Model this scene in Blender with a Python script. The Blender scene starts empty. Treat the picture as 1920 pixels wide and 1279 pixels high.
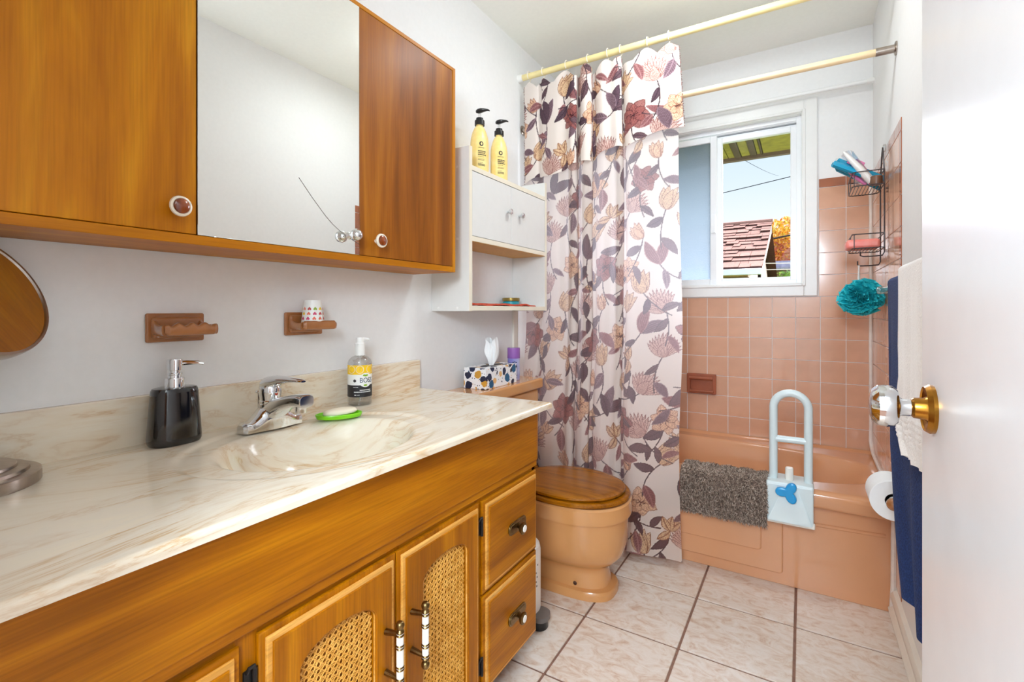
import bpy, bmesh, math, random
import numpy as np
from mathutils import Vector, Matrix

R = math.radians
random.seed(7)
scn = bpy.context.scene
COL = scn.collection

# ------------------------------------------------------------------ camera
cam_d = bpy.data.cameras.new('camera')
cam = bpy.data.objects.new('camera', cam_d)
COL.objects.link(cam)
cam.location = (0, 0, 1.08)
cam.rotation_euler = (R(90), 0, R(31.05))
cam_d.sensor_fit = 'HORIZONTAL'
cam_d.sensor_width = 36.0
cam_d.lens = 16.97
cam_d.shift_y = -0.0305
cam_d.clip_start = 0.02
scn.camera = cam

# ------------------------------------------------------------------ world, sun, lamps, exposure
world = bpy.data.worlds.new('sky')
scn.world = world
world.use_nodes = True
wn = world.node_tree.nodes
wl = world.node_tree.links
wn.clear()
wo = wn.new('ShaderNodeOutputWorld')
bg = wn.new('ShaderNodeBackground')
tc = wn.new('ShaderNodeTexCoord')
sep = wn.new('ShaderNodeSeparateXYZ')
rp = wn.new('ShaderNodeValToRGB')
wl.new(tc.outputs['Generated'], sep.inputs[0])
wl.new(sep.outputs['Z'], rp.inputs[0])
wl.new(rp.outputs[0], bg.inputs[0])
wl.new(bg.outputs[0], wo.inputs[0])
el = rp.color_ramp.elements
el[0].position = 0.0; el[0].color = (0.95, 0.98, 1.0, 1)
el[1].position = 1.0; el[1].color = (0.35, 0.56, 0.88, 1)
for p, c in ((0.16, (0.90, 0.96, 1.0, 1)), (0.22, (0.78, 0.90, 1.0, 1)), (0.34, (0.63, 0.80, 0.97, 1)), (0.5, (0.55, 0.74, 0.95, 1))):
    e = el.new(p); e.color = c
bg.inputs[1].default_value = 0.73


def lamp(name, kind, loc, energy, color, size=0.2, rot=(0, 0, 0), angle=None, shape=None):
    d = bpy.data.lights.new(name, kind)
    d.energy = energy
    d.color = color
    if kind == 'AREA':
        d.shape = shape or 'DISK'
        d.size = size
    elif kind == 'POINT':
        d.shadow_soft_size = size
    elif kind == 'SUN':
        d.angle = angle
    o = bpy.data.objects.new(name, d)
    o.location = loc
    o.rotation_euler = rot
    COL.objects.link(o)
    return o


def sun_rot(direction):
    return Vector(direction).to_track_quat('-Z', 'Y').to_euler()


# wide daylight added from the right of the window to backlight the curtain
lamp('window_backlight', 'SUN', (3, 6, 5), 28.0, (0.88, 0.90, 1.0), rot=sun_rot((-0.40, -0.85, -0.38)), angle=R(75))
# the bathroom's ceiling lamp and an added fill light in the hall behind the camera
lamp('bathroom_lamp_light', 'AREA', (-0.36, 1.85, 2.385), 4.6, (0.88, 0.955, 1.0), size=0.26)
lamp('bathroom_lamp_glow', 'POINT', (-0.36, 1.85, 2.32), 1.9, (0.88, 0.955, 1.0), size=0.08)
lamp('hall_fill_light', 'POINT', (0.0, -0.62, 1.62), 88, (0.79, 0.93, 1.05), size=0.22)

scn.view_settings.view_transform = 'Standard'
scn.view_settings.look = 'None'
scn.view_settings.gamma = 1.0
scn.view_settings.use_curve_mapping = False
scn.view_settings.exposure = 0.57
cy = scn.cycles
cy.max_bounces = 10
cy.diffuse_bounces = 6
cy.glossy_bounces = 5
cy.transmission_bounces = 6
cy.transparent_max_bounces = 16
cy.caustics_reflective = False
cy.caustics_refractive = False
cy.sample_clamp_indirect = 6.0
cy.use_denoising = True


# ------------------------------------------------------------------ materials
def lin(c):
    out = []
    for v in c[:3]:
        v = v / 255.0
        out.append(v / 12.92 if v <= 0.04045 else ((v + 0.055) / 1.055) ** 2.4)
    return (out[0], out[1], out[2], 1.0)


def new_mat(name):
    m = bpy.data.materials.new(name)
    m.use_nodes = True
    nt = m.node_tree
    b = nt.nodes.get('Principled BSDF')
    return m, nt, b


def bump_from(nt, b, sock, strength, dist=0.002):
    bp = nt.nodes.new('ShaderNodeBump')
    bp.inputs['Strength'].default_value = strength
    bp.inputs['Distance'].default_value = dist
    nt.links.new(sock, bp.inputs['Height'])
    nt.links.new(bp.outputs[0], b.inputs['Normal'])


def plain(name, rgb, rough=0.5, metal=0.0, var=0.05, scale=30.0, bump=0.0, coat=0.0, rgb2=None, spec=0.5, sheen=0.0, rand=0.0):
    """a base colour varied a little by noise"""
    m, nt, b = new_mat(name)
    t = nt.nodes.new('ShaderNodeTexCoord')
    n = nt.nodes.new('ShaderNodeTexNoise')
    n.inputs['Scale'].default_value = scale
    n.inputs['Detail'].default_value = 4
    nt.links.new(t.outputs['Object'], n.inputs['Vector'])
    r = nt.nodes.new('ShaderNodeValToRGB')
    c = lin(rgb)
    c2 = lin(rgb2) if rgb2 else tuple(min(1, v * (1 + var)) for v in c[:3]) + (1,)
    c1 = c if rgb2 else tuple(v * (1 - var) for v in c[:3]) + (1,)
    r.color_ramp.elements[0].position = 0.35
    r.color_ramp.elements[1].position = 0.65
    r.color_ramp.elements[0].color = c1
    r.color_ramp.elements[1].color = c2
    nt.links.new(n.outputs[0], r.inputs[0])
    out = r.outputs[0]
    if rand:
        oi = nt.nodes.new('ShaderNodeObjectInfo')
        hs = nt.nodes.new('ShaderNodeHueSaturation')
        mr = nt.nodes.new('ShaderNodeMapRange')
        mr.inputs[3].default_value = 1 - rand
        mr.inputs[4].default_value = 1 + rand
        nt.links.new(oi.outputs['Random'], mr.inputs[0])
        nt.links.new(mr.outputs[0], hs.inputs['Value'])
        nt.links.new(out, hs.inputs['Color'])
        out = hs.outputs[0]
    nt.links.new(out, b.inputs['Base Color'])
    b.inputs['Roughness'].default_value = rough
    b.inputs['Metallic'].default_value = metal
    b.inputs['Specular IOR Level'].default_value = spec
    if coat:
        b.inputs['Coat Weight'].default_value = coat
        b.inputs['Coat Roughness'].default_value = 0.08
    if sheen:
        b.inputs['Sheen Weight'].default_value = sheen
    if bump:
        bump_from(nt, b, n.outputs[0], bump)
    return m


def wood(name, dark, mid, light, axis='Z', scale=9.0, rough=0.4, stretch=14.0, fine=0.35, coat=0.05, contrast=(0.3, 0.52, 0.72)):
    m, nt, b = new_mat(name)
    t = nt.nodes.new('ShaderNodeTexCoord')
    mp = nt.nodes.new('ShaderNodeMapping')
    sc = [scale, scale, scale]
    sc['XYZ'.index(axis)] = scale / stretch
    mp.inputs['Scale'].default_value = sc
    nt.links.new(t.outputs['Object'], mp.inputs[0])
    n1 = nt.nodes.new('ShaderNodeTexNoise')
    n1.inputs['Scale'].default_value = 1.0
    n1.inputs['Detail'].default_value = 5
    n1.inputs['Distortion'].default_value = 0.9
    nt.links.new(mp.outputs[0], n1.inputs['Vector'])
    r = nt.nodes.new('ShaderNodeValToRGB')
    e = r.color_ramp.elements
    e[0].position = contrast[0]; e[0].color = lin(dark)
    e[1].position = contrast[2]; e[1].color = lin(light)
    k = e.new(contrast[1]); k.color = lin(mid)
    nt.links.new(n1.outputs[0], r.inputs[0])
    mp2 = nt.nodes.new('ShaderNodeMapping')
    sc2 = [260.0, 260.0, 260.0]
    sc2['XYZ'.index(axis)] = 7.0
    mp2.inputs['Scale'].default_value = sc2
    nt.links.new(t.outputs['Object'], mp2.inputs[0])
    n2 = nt.nodes.new('ShaderNodeTexNoise')
    n2.inputs['Scale'].default_value = 1.0
    n2.inputs['Detail'].default_value = 3
    nt.links.new(mp2.outputs[0], n2.inputs['Vector'])
    mr = nt.nodes.new('ShaderNodeMapRange')
    mr.inputs[1].default_value = 0.3
    mr.inputs[2].default_value = 0.6
    mr.inputs[3].default_value = 1 - fine
    mr.inputs[4].default_value = 1.05
    nt.links.new(n2.outputs[0], mr.inputs[0])
    mx = nt.nodes.new('ShaderNodeMix')
    mx.data_type = 'RGBA'
    mx.blend_type = 'MULTIPLY'
    mx.inputs[0].default_value = 1.0
    nt.links.new(r.outputs[0], mx.inputs[6])
    nt.links.new(mr.outputs[0], mx.inputs[7])
    nt.links.new(mx.outputs[2], b.inputs['Base Color'])
    b.inputs['Roughness'].default_value = rough
    b.inputs['Coat Weight'].default_value = coat
    b.inputs['Coat Roughness'].default_value = 0.2
    b.inputs['Specular IOR Level'].default_value = 0.2
    bump_from(nt, b, n2.outputs[0], 0.12, 0.001)
    return m


def marble(name):
    m, nt, b = new_mat(name)
    t = nt.nodes.new('ShaderNodeTexCoord')
    mp = nt.nodes.new('ShaderNodeMapping')
    mp.inputs['Scale'].default_value = (4.2, 1.1, 4.2)
    mp.inputs['Rotation'].default_value = (0.35, 0, 0.22)
    nt.links.new(t.outputs['Object'], mp.inputs[0])
    n = nt.nodes.new('ShaderNodeTexNoise')
    n.inputs['Scale'].default_value = 1.6
    n.inputs['Detail'].default_value = 6
    n.inputs['Roughness'].default_value = 0.62
    n.inputs['Distortion'].default_value = 1.7
    nt.links.new(mp.outputs[0], n.inputs['Vector'])
    r = nt.nodes.new('ShaderNodeValToRGB')
    e = r.color_ramp.elements
    e[0].position = 0.30; e[0].color = lin((236, 222, 196))
    e[1].position = 0.80; e[1].color = lin((230, 214, 190))
    for p, c in ((0.44, (230, 218, 198)), (0.485, (222, 201, 172)), (0.505, (208, 174, 134)), (0.525, (225, 208, 182)), (0.60, (232, 222, 204)), (0.70, (222, 203, 176))):
        k = e.new(p); k.color = lin(c)
    nt.links.new(n.outputs[0], r.inputs[0])
    n3 = nt.nodes.new('ShaderNodeTexNoise')
    n3.inputs['Scale'].default_value = 6.0
    n3.inputs['Detail'].default_value = 3
    nt.links.new(t.outputs['Object'], n3.inputs['Vector'])
    mr = nt.nodes.new('ShaderNodeMapRange')
    mr.inputs[1].default_value = 0.36
    mr.inputs[2].default_value = 0.64
    mr.inputs[3].default_value = 0.2
    mr.inputs[4].default_value = 1.0
    nt.links.new(n3.outputs[0], mr.inputs[0])
    mx = nt.nodes.new('ShaderNodeMix')
    mx.data_type = 'RGBA'
    nt.links.new(mr.outputs[0], mx.inputs[0])
    mx.inputs[6].default_value = lin((230, 218, 198))
    nt.links.new(r.outputs[0], mx.inputs[7])
    nt.links.new(mx.outputs[2], b.inputs['Base Color'])
    b.inputs['Roughness'].default_value = 0.13
    b.inputs['Specular IOR Level'].default_value = 0.5
    return m


def floor_tile_mat(name):
    m, nt, b = new_mat(name)
    t = nt.nodes.new('ShaderNodeTexCoord')
    oi = nt.nodes.new('ShaderNodeObjectInfo')
    ad = nt.nodes.new('ShaderNodeVectorMath')
    ad.operation = 'ADD'
    mul = nt.nodes.new('ShaderNodeVectorMath')
    mul.operation = 'SCALE'
    nt.links.new(oi.outputs['Location'], mul.inputs[0])
    mul.inputs['Scale'].default_value = 7.3
    nt.links.new(t.outputs['Object'], ad.inputs[0])
    nt.links.new(mul.outputs[0], ad.inputs[1])
    mp = nt.nodes.new('ShaderNodeMapping')
    mp.inputs['Scale'].default_value = (1.0, 1.7, 1.0)
    mp.inputs['Rotation'].default_value = (0, 0, 0.5)
    nt.links.new(ad.outputs[0], mp.inputs[0])
    n = nt.nodes.new('ShaderNodeTexNoise')
    n.inputs['Scale'].default_value = 15.0
    n.inputs['Detail'].default_value = 8
    n.inputs['Roughness'].default_value = 0.7
    n.inputs['Distortion'].default_value = 1.4
    nt.links.new(mp.outputs[0], n.inputs['Vector'])
    r = nt.nodes.new('ShaderNodeValToRGB')
    e = r.color_ramp.elements
    e[0].position = 0.34; e[0].color = lin((200, 168, 146))
    e[1].position = 0.66; e[1].color = lin((226, 215, 206))
    for p, c in ((0.43, (212, 190, 172)), (0.52, (220, 205, 192))):
        k = e.new(p); k.color = lin(c)
    nt.links.new(n.outputs[0], r.inputs[0])
    nt.links.new(r.outputs[0], b.inputs['Base Color'])
    b.inputs['Roughness'].default_value = 0.33
    n2 = nt.nodes.new('ShaderNodeTexNoise')
    n2.inputs['Scale'].default_value = 90
    nt.links.new(t.outputs['Object'], n2.inputs['Vector'])
    bump_from(nt, b, n2.outputs[0], 0.18, 0.001)
    return m


def pane_glass(name, tint=(1, 1, 1, 1), gloss=0.06, edge=0.6):
    """thin clear glass: see-through with a weak reflection"""
    m, nt, b = new_mat(name)
    nt.nodes.remove(b)
    out = nt.nodes['Material Output']
    tr = nt.nodes.new('ShaderNodeBsdfTransparent')
    tr.inputs[0].default_value = tint
    gl = nt.nodes.new('ShaderNodeBsdfGlossy')
    gl.inputs['Roughness'].default_value = 0.02
    lw = nt.nodes.new('ShaderNodeLayerWeight')
    lw.inputs[0].default_value = 0.35
    mr = nt.nodes.new('ShaderNodeMapRange')
    mr.inputs[3].default_value = gloss
    mr.inputs[4].default_value = edge
    nt.links.new(lw.outputs['Facing'], mr.inputs[0])
    mx = nt.nodes.new('ShaderNodeMixShader')
    nt.links.new(mr.outputs[0], mx.inputs[0])
    nt.links.new(tr.outputs[0], mx.inputs[1])
    nt.links.new(gl.outputs[0], mx.inputs[2])
    nt.links.new(mx.outputs[0], out.inputs[0])
    return m


def frosted_glass(name):
    m, nt, b = new_mat(name)
    nt.nodes.remove(b)
    out = nt.nodes['Material Output']
    t = nt.nodes.new('ShaderNodeTexCoord')
    n = nt.nodes.new('ShaderNodeTexNoise')
    n.inputs['Scale'].default_value = 160
    n.inputs['Detail'].default_value = 2
    nt.links.new(t.outputs['Object'], n.inputs['Vector'])
    bp = nt.nodes.new('ShaderNodeBump')
    bp.inputs['Strength'].default_value = 0.5
    bp.inputs['Distance'].default_value = 0.003
    nt.links.new(n.outputs[0], bp.inputs['Height'])
    rf = nt.nodes.new('ShaderNodeBsdfTransparent')
    rf.inputs['Color'].default_value = (0.97, 0.99, 1.0, 1)
    tl = nt.nodes.new('ShaderNodeBsdfTranslucent')
    tl.inputs['Color'].default_value = (0.185, 0.222, 0.25, 1)
    gl = nt.nodes.new('ShaderNodeBsdfGlossy')
    gl.inputs['Roughness'].default_value = 0.25
    for s in (tl, gl):
        nt.links.new(bp.outputs[0], s.inputs['Normal'])
    m1 = nt.nodes.new('ShaderNodeMixShader')
    m1.inputs[0].default_value = 0.80
    nt.links.new(rf.outputs[0], m1.inputs[1])
    nt.links.new(tl.outputs[0], m1.inputs[2])
    m2 = nt.nodes.new('ShaderNodeMixShader')
    m2.inputs[0].default_value = 0.05
    nt.links.new(m1.outputs[0], m2.inputs[1])
    nt.links.new(gl.outputs[0], m2.inputs[2])
    nt.links.new(m2.outputs[0], out.inputs[0])
    return m


def cloth_print(name, translucency=0.45):
    """printed cotton: the print is stored per cloth point, the weave is a fine bump"""
    m, nt, b = new_mat(name)
    nt.nodes.remove(b)
    out = nt.nodes['Material Output']
    at = nt.nodes.new('ShaderNodeAttribute')
    at.attribute_name = 'print'
    t = nt.nodes.new('ShaderNodeTexCoord')
    n = nt.nodes.new('ShaderNodeTexNoise')
    n.inputs['Scale'].default_value = 500
    nt.links.new(t.outputs['Object'], n.inputs['Vector'])
    bp = nt.nodes.new('ShaderNodeBump')
    bp.inputs['Strength'].default_value = 0.15
    bp.inputs['Distance'].default_value = 0.001
    nt.links.new(n.outputs[0], bp.inputs['Height'])
    d = nt.nodes.new('ShaderNodeBsdfDiffuse')
    tl = nt.nodes.new('ShaderNodeBsdfTranslucent')
    mixc = nt.nodes.new('ShaderNodeMix')
    mixc.data_type = 'RGBA'
    mixc.inputs[0].default_value = 0.62
    mixc.inputs[7].default_value = (0.93, 0.90, 0.95, 1)
    nt.links.new(at.outputs['Color'], mixc.inputs[6])
    nt.links.new(at.outputs['Color'], d.inputs['Color'])
    nt.links.new(mixc.outputs[2], tl.inputs['Color'])
    nt.links.new(bp.outputs[0], d.inputs['Normal'])
    mx = nt.nodes.new('ShaderNodeMixShader')
    mx.inputs[0].default_value = translucency
    nt.links.new(d.outputs[0], mx.inputs[1])
    nt.links.new(tl.outputs[0], mx.inputs[2])
    nt.links.new(mx.outputs[0], out.inputs[0])
    return m


def terrazzo(name):
    """white card printed with loose navy, teal and ochre chips"""
    m, nt, b = new_mat(name)
    t = nt.nodes.new('ShaderNodeTexCoord')
    def layer(scale, thr):
        v = nt.nodes.new('ShaderNodeTexVoronoi')
        v.inputs['Scale'].default_value = scale
        v.inputs['Randomness'].default_value = 0.9
        nt.links.new(t.outputs['Object'], v.inputs['Vector'])
        lt = nt.nodes.new('ShaderNodeMath')
        lt.operation = 'LESS_THAN'
        nz = nt.nodes.new('ShaderNodeTexNoise')
        nz.inputs['Scale'].default_value = scale * 1.6
        nt.links.new(t.outputs['Object'], nz.inputs['Vector'])
        ad = nt.nodes.new('ShaderNodeMath')
        ad.operation = 'MULTIPLY_ADD'
        ad.inputs[1].default_value = 0.5
        nt.links.new(nz.outputs[0], ad.inputs[0])
        nt.links.new(v.outputs['Distance'], ad.inputs[2])
        nt.links.new(ad.outputs[0], lt.inputs[0])
        lt.inputs[1].default_value = thr
        sp = nt.nodes.new('ShaderNodeSeparateColor')
        nt.links.new(v.outputs['Color'], sp.inputs[0])
        r = nt.nodes.new('ShaderNodeValToRGB')
        r.color_ramp.interpolation = 'CONSTANT'
        e = r.color_ramp.elements
        e[0].position = 0; e[0].color = lin((28, 34, 62))
        e[1].position = 0.3; e[1].color = lin((206, 150, 52))
        for p, c in ((0.52, (24, 92, 132)), (0.68, (30, 40, 70)), (0.82, (226, 176, 112))):
            k = e.new(p); k.color = lin(c)
        nt.links.new(sp.outputs[0], r.inputs[0])
        return lt.outputs[0], r.outputs[0]
    f1, c1 = layer(27, 0.72)
    f2, c2 = layer(85, 0.46)
    mx = nt.nodes.new('ShaderNodeMix'); mx.data_type = 'RGBA'
    mx.inputs[6].default_value = lin((238, 236, 236))
    nt.links.new(f2, mx.inputs[0]); nt.links.new(c2, mx.inputs[7])
    mx2 = nt.nodes.new('ShaderNodeMix'); mx2.data_type = 'RGBA'
    nt.links.new(f1, mx2.inputs[0]); nt.links.new(mx.outputs[2], mx2.inputs[6]); nt.links.new(c1, mx2.inputs[7])
    nt.links.new(mx2.outputs[2], b.inputs['Base Color'])
    b.inputs['Roughness'].default_value = 0.45
    return m


def attr_mat(name, attr, rough=0.8, trans=0.0):
    m, nt, b = new_mat(name)
    at = nt.nodes.new('ShaderNodeAttribute')
    at.attribute_name = attr
    nt.links.new(at.outputs['Color'], b.inputs['Base Color'])
    b.inputs['Roughness'].default_value = rough
    b.inputs['Specular IOR Level'].default_value = 0.2
    return m


M = {}
M['wall'] = plain('wall_paint', (238, 237, 236), 0.55, var=0.01, scale=60, bump=0.04)
M['ceiling'] = plain('ceiling_paint', (246, 246, 238), 0.6, var=0.01, scale=60, bump=0.04)
M['door'] = plain('door_gloss_paint', (242, 242, 244), 0.28, var=0.01, scale=20, bump=0.03)
M['trim'] = plain('white_trim', (238, 238, 236), 0.35, var=0.01, scale=30)
M['vinyl'] = plain('white_vinyl', (240, 242, 244), 0.3, var=0.01, scale=30)
M['base'] = plain('baseboard_paint', (232, 224, 212), 0.35, var=0.02, scale=30)
M['grout'] = plain('floor_grout', (136, 100, 84), 0.9, var=0.15, scale=60)
M['floor_tile'] = floor_tile_mat('floor_tile_glaze')
M['tile'] = plain('salmon_tile_glaze', (212, 162, 132), 0.16, var=0.04, scale=14, bump=0.06, rand=0.035, coat=0.3)
M['tile_trim'] = plain('brown_tile_glaze', (168, 104, 74), 0.16, var=0.05, scale=14, bump=0.06, coat=0.3)
M['ceramic_brown'] = plain('brown_ceramic', (158, 100, 54), 0.2, var=0.07, scale=25, bump=0.05, coat=0.4, rgb2=(170, 110, 64))
M['dish_brown'] = plain('russet_ceramic', (160, 88, 60), 0.2, var=0.06, scale=25, bump=0.05, coat=0.4)
M['bath'] = plain('peach_bath_enamel', (213, 153, 110), 0.15, var=0.02, scale=6, coat=0.5)
M['toilet'] = plain('peach_porcelain', (207, 148, 92), 0.15, var=0.02, scale=6, coat=0.5)
M['caulk'] = plain('white_caulk', (232, 222, 214), 0.45, var=0.04, scale=40)
OAK = ((138, 76, 0), (168, 99, 0), (188, 118, 4))
M['oak_y'] = wood('oak_along', *OAK, axis='Y', scale=16, stretch=12, fine=0.22)
M['oak_z'] = wood('oak_upright', *OAK, axis='Z', scale=16, stretch=12, fine=0.22)
M['oak_dark'] = wood('oak_frame', (138, 80, 6), (168, 102, 10), (190, 120, 18), axis='Y', scale=16, stretch=12, fine=0.25)
M['seat_wood'] = wood('seat_oak', (130, 72, 2), (156, 92, 6), (176, 112, 16), axis='X', scale=16, stretch=10, fine=0.3, rough=0.25, coat=0.35)
WAL = ((164, 94, 2), (188, 115, 4), (214, 147, 22))
M['walnut_z'] = wood('cherry_upright', *WAL, axis='Z', scale=11, stretch=10, fine=0.12, rough=0.42, coat=0.05)
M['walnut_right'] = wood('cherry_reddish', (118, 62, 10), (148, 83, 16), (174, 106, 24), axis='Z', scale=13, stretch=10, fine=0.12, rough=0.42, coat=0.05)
M['walnut_y'] = wood('cherry_along', *WAL, axis='Y', scale=11, stretch=10, fine=0.12, rough=0.42, coat=0.05)
M['hall_wood'] = wood('hall_dark_wood', (66, 38, 20), (96, 58, 34), (120, 76, 46), axis='Y', scale=16, stretch=10, fine=0.25)
M['floor_hall'] = plain('hall_floor', (206, 204, 200), 0.4, var=0.05)
M['toe'] = plain('dark_toe_kick', (70, 36, 18), 0.6, var=0.1)
M['cane'] = plain('cane_strand', (230, 172, 80), 0.4, var=0.12, scale=60, rgb2=(206, 142, 48))
M['cane_back'] = plain('cane_backing', (176, 110, 30), 0.7, var=0.12, scale=80)
M['marble'] = marble('cultured_marble')
M['chrome'] = plain('chrome', (226, 228, 230), 0.07, metal=1.0, var=0.01)
M['steel'] = plain('brushed_nickel', (176, 164, 154), 0.28, metal=1.0, var=0.06, scale=80)
M['brass_old'] = plain('antique_brass', (128, 104, 66), 0.3, metal=1.0, var=0.2, scale=90)
M['brass'] = plain('worn_brass', (168, 116, 44), 0.24, metal=1.0, var=0.12, scale=60)
M['bronze'] = plain('dark_bronze', (62, 46, 34), 0.35, metal=0.9, var=0.1)
M['iron'] = plain('black_iron', (30, 27, 26), 0.45, metal=0.4, var=0.1)
M['wire'] = plain('brown_coated_wire', (52, 38, 38), 0.35, var=0.1)
M['mirror'] = plain('mirror_silver', (246, 248, 246), 0.015, metal=1.0, var=0.003)
M['porcelain'] = plain('white_porcelain', (238, 234, 226), 0.15, var=0.01)
M['cream_ring'] = plain('cream_ring_enamel', (232, 220, 200), 0.25, var=0.02)
M['agate'] = wood('knob_inlay', (92, 34, 8), (136, 60, 14), (170, 86, 26), axis='Z', scale=60, stretch=4, rough=0.08, fine=0.1, coat=1.0)
M['melamine'] = plain('white_melamine', (222, 220, 216), 0.3, var=0.01)
M['melamine_edge'] = plain('cream_edge_band', (232, 222, 202), 0.35, var=0.01)
M['chipboard'] = plain('bare_board', (206, 156, 84), 0.6, var=0.06, scale=60)
M['black_gloss'] = plain('black_ceramic', (14, 12, 14), 0.1, var=0.1, coat=0.6)
M['black_plastic'] = plain('black_plastic', (20, 19, 20), 0.3, var=0.1)
M['white_plastic'] = plain('white_plastic', (238, 236, 232), 0.3, var=0.01)
M['grey_plastic'] = plain('grey_plastic', (112, 104, 100), 0.4, var=0.05)
M['green'] = plain('lime_plastic', (122, 206, 12), 0.3, var=0.04)
M['soap'] = plain('ivory_soap', (238, 226, 202), 0.45, var=0.02)
M['yellow_bottle'] = plain('butter_yellow_bottle', (248, 222, 150), 0.35, var=0.03, rgb2=(246, 212, 126))
M['clear'] = pane_glass('clear_plastic', (0.9, 0.91, 0.91, 1), 0.1)
M['glass'] = pane_glass('window_glass', (0.985, 0.99, 0.99, 1), 0.0008, 0.02)
M['acrylic'] = pane_glass('acrylic_bar', (0.86, 0.92, 0.9, 1), 0.18)
M['frost'] = frosted_glass('frosted_glass')
M['lab_yellow'] = plain('label_yellow', (250, 202, 30), 0.4, var=0.08, scale=120)
M['lab_white'] = plain('label_white', (240, 240, 236), 0.4, var=0.01)
M['lab_black'] = plain('label_black', (34, 33, 36), 0.4, var=0.05)
M['lab_green'] = plain('label_green', (140, 180, 40), 0.4, var=0.1)
M['ink'] = plain('dark_ink', (52, 48, 46), 0.5, var=0.05)
M['ink_blue'] = plain('navy_ink', (38, 48, 84), 0.5, var=0.05)
M['tissue_box'] = terrazzo('terrazzo_card')
M['tissue'] = plain('tissue_paper', (246, 246, 246), 0.9, var=0.01)
M['purple_cap'] = plain('violet_cap', (172, 112, 200), 0.15, var=0.04)
M['purple_cap'].node_tree.nodes['Principled BSDF'].inputs['Transmission Weight'].default_value = 0.35
M['spray'] = plain('lavender_can', (128, 124, 190), 0.3, var=0.1, scale=14, rgb2=(196, 200, 224))
M['red_cloth'] = plain('rust_cloth', (196, 78, 54), 0.9, var=0.15, scale=120, bump=0.3)
M['teal_jar'] = plain('teal_jar', (36, 150, 164), 0.2, var=0.04)
M['gold_lid'] = plain('olive_gold_lid', (152, 132, 70), 0.3, metal=0.7, var=0.05)
M['rod_yellow'] = plain('aged_yellow_rod', (240, 222, 160), 0.3, var=0.04, scale=20)
M['rod_cream'] = plain('cream_rod', (240, 212, 168), 0.3, var=0.03, scale=20)
M['ring'] = plain('ivory_ring', (240, 232, 214), 0.3, var=0.02)
M['curtain'] = cloth_print('printed_cotton', 0.42)
M['valance'] = cloth_print('printed_cotton_hem', 0.08)
M['fringe'] = plain('curtain_fringe', (132, 92, 86), 0.9, var=0.3, scale=200)
M['mat'] = plain('shag_base', (104, 86, 76), 1.0, var=0.2, scale=90)
M['shag'] = attr_mat('shag_pile', 'tint', 1.0)
M['rail'] = plain('pale_grey_rail', (214, 226, 228), 0.3, var=0.01)
M['blue_knob'] = plain('blue_clamp_knob', (22, 150, 214), 0.3, var=0.03)
M['pink'] = plain('pink_soap', (246, 128, 118), 0.35, var=0.04, rgb2=(250, 152, 140))
M['teal_mesh'] = plain('teal_mesh', (16, 178, 194), 0.5, var=0.25, scale=60, rgb2=(60, 214, 222))
M['cord'] = plain('white_cord', (240, 236, 230), 0.6, var=0.02)
M['teal_pack'] = plain('teal_striped_pack', (28, 156, 196), 0.25, var=0.05, scale=50)
M['pink_pack'] = plain('pink_razor', (222, 120, 170), 0.3, var=0.1, scale=50)
M['clear_pack'] = pane_glass('clear_wrapper', (0.93, 0.93, 0.95, 1), 0.15)
M['brown_bottle'] = plain('brown_cap', (112, 78, 58), 0.3, var=0.1)
M['blue_towel'] = plain('navy_terry', (24, 48, 98), 0.95, var=0.35, scale=260, bump=0.9)
M['white_towel'] = plain('white_terry', (240, 234, 228), 0.95, var=0.03, scale=260, bump=0.9, sheen=0.3)
M['paper_roll'] = plain('toilet_paper', (246, 246, 246), 0.9, var=0.01)
M['card'] = plain('brown_card', (168, 116, 84), 0.8, var=0.05)
M['lampshade'] = plain('lamp_base', (235, 235, 230), 0.4, var=0.01)
# outside
M['shingle'] = plain('asphalt_shingle', (178, 136, 122), 1.0, var=0.12, scale=40, rand=0.10, spec=0.0)
M['shingle_edge'] = plain('shingle_shadow_line', (92, 64, 58), 1.0, var=0.1, spec=0.0)
M['gutter'] = plain('white_gutter', (232, 236, 240), 0.4, var=0.02)
M['stucco'] = plain('tan_stucco', (170, 138, 116), 0.9, var=0.06, scale=20)
M['garage_wall'] = plain('ochre_siding', (150, 120, 54), 0.8, var=0.08, scale=12)
M['grey_roof'] = plain('grey_shingle', (168, 166, 180), 0.9, var=0.15, scale=14)
M['soffit'] = plain('olive_soffit_board', (132, 122, 40), 0.7, var=0.12, scale=24, rgb2=(112, 100, 32))
M['soffit_dark'] = plain('brown_soffit_batten', (70, 54, 34), 0.8, var=0.12, scale=24)
M['fascia'] = plain('brown_fascia', (84, 68, 44), 0.6, var=0.1)
M['cable'] = plain('grey_cable', (24, 26, 30), 0.9, var=0.05, spec=0.0)
M['cable_white'] = plain('white_cable', (236, 234, 226), 0.6, var=0.02)
M['bark'] = plain('bark', (78, 62, 52), 0.9, var=0.2)
M['leaf'] = attr_mat('autumn_leaf', 'tint', 0.8)
M['lawn'] = plain('lawn', (96, 122, 52), 0.95, var=0.25, scale=6)


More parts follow.
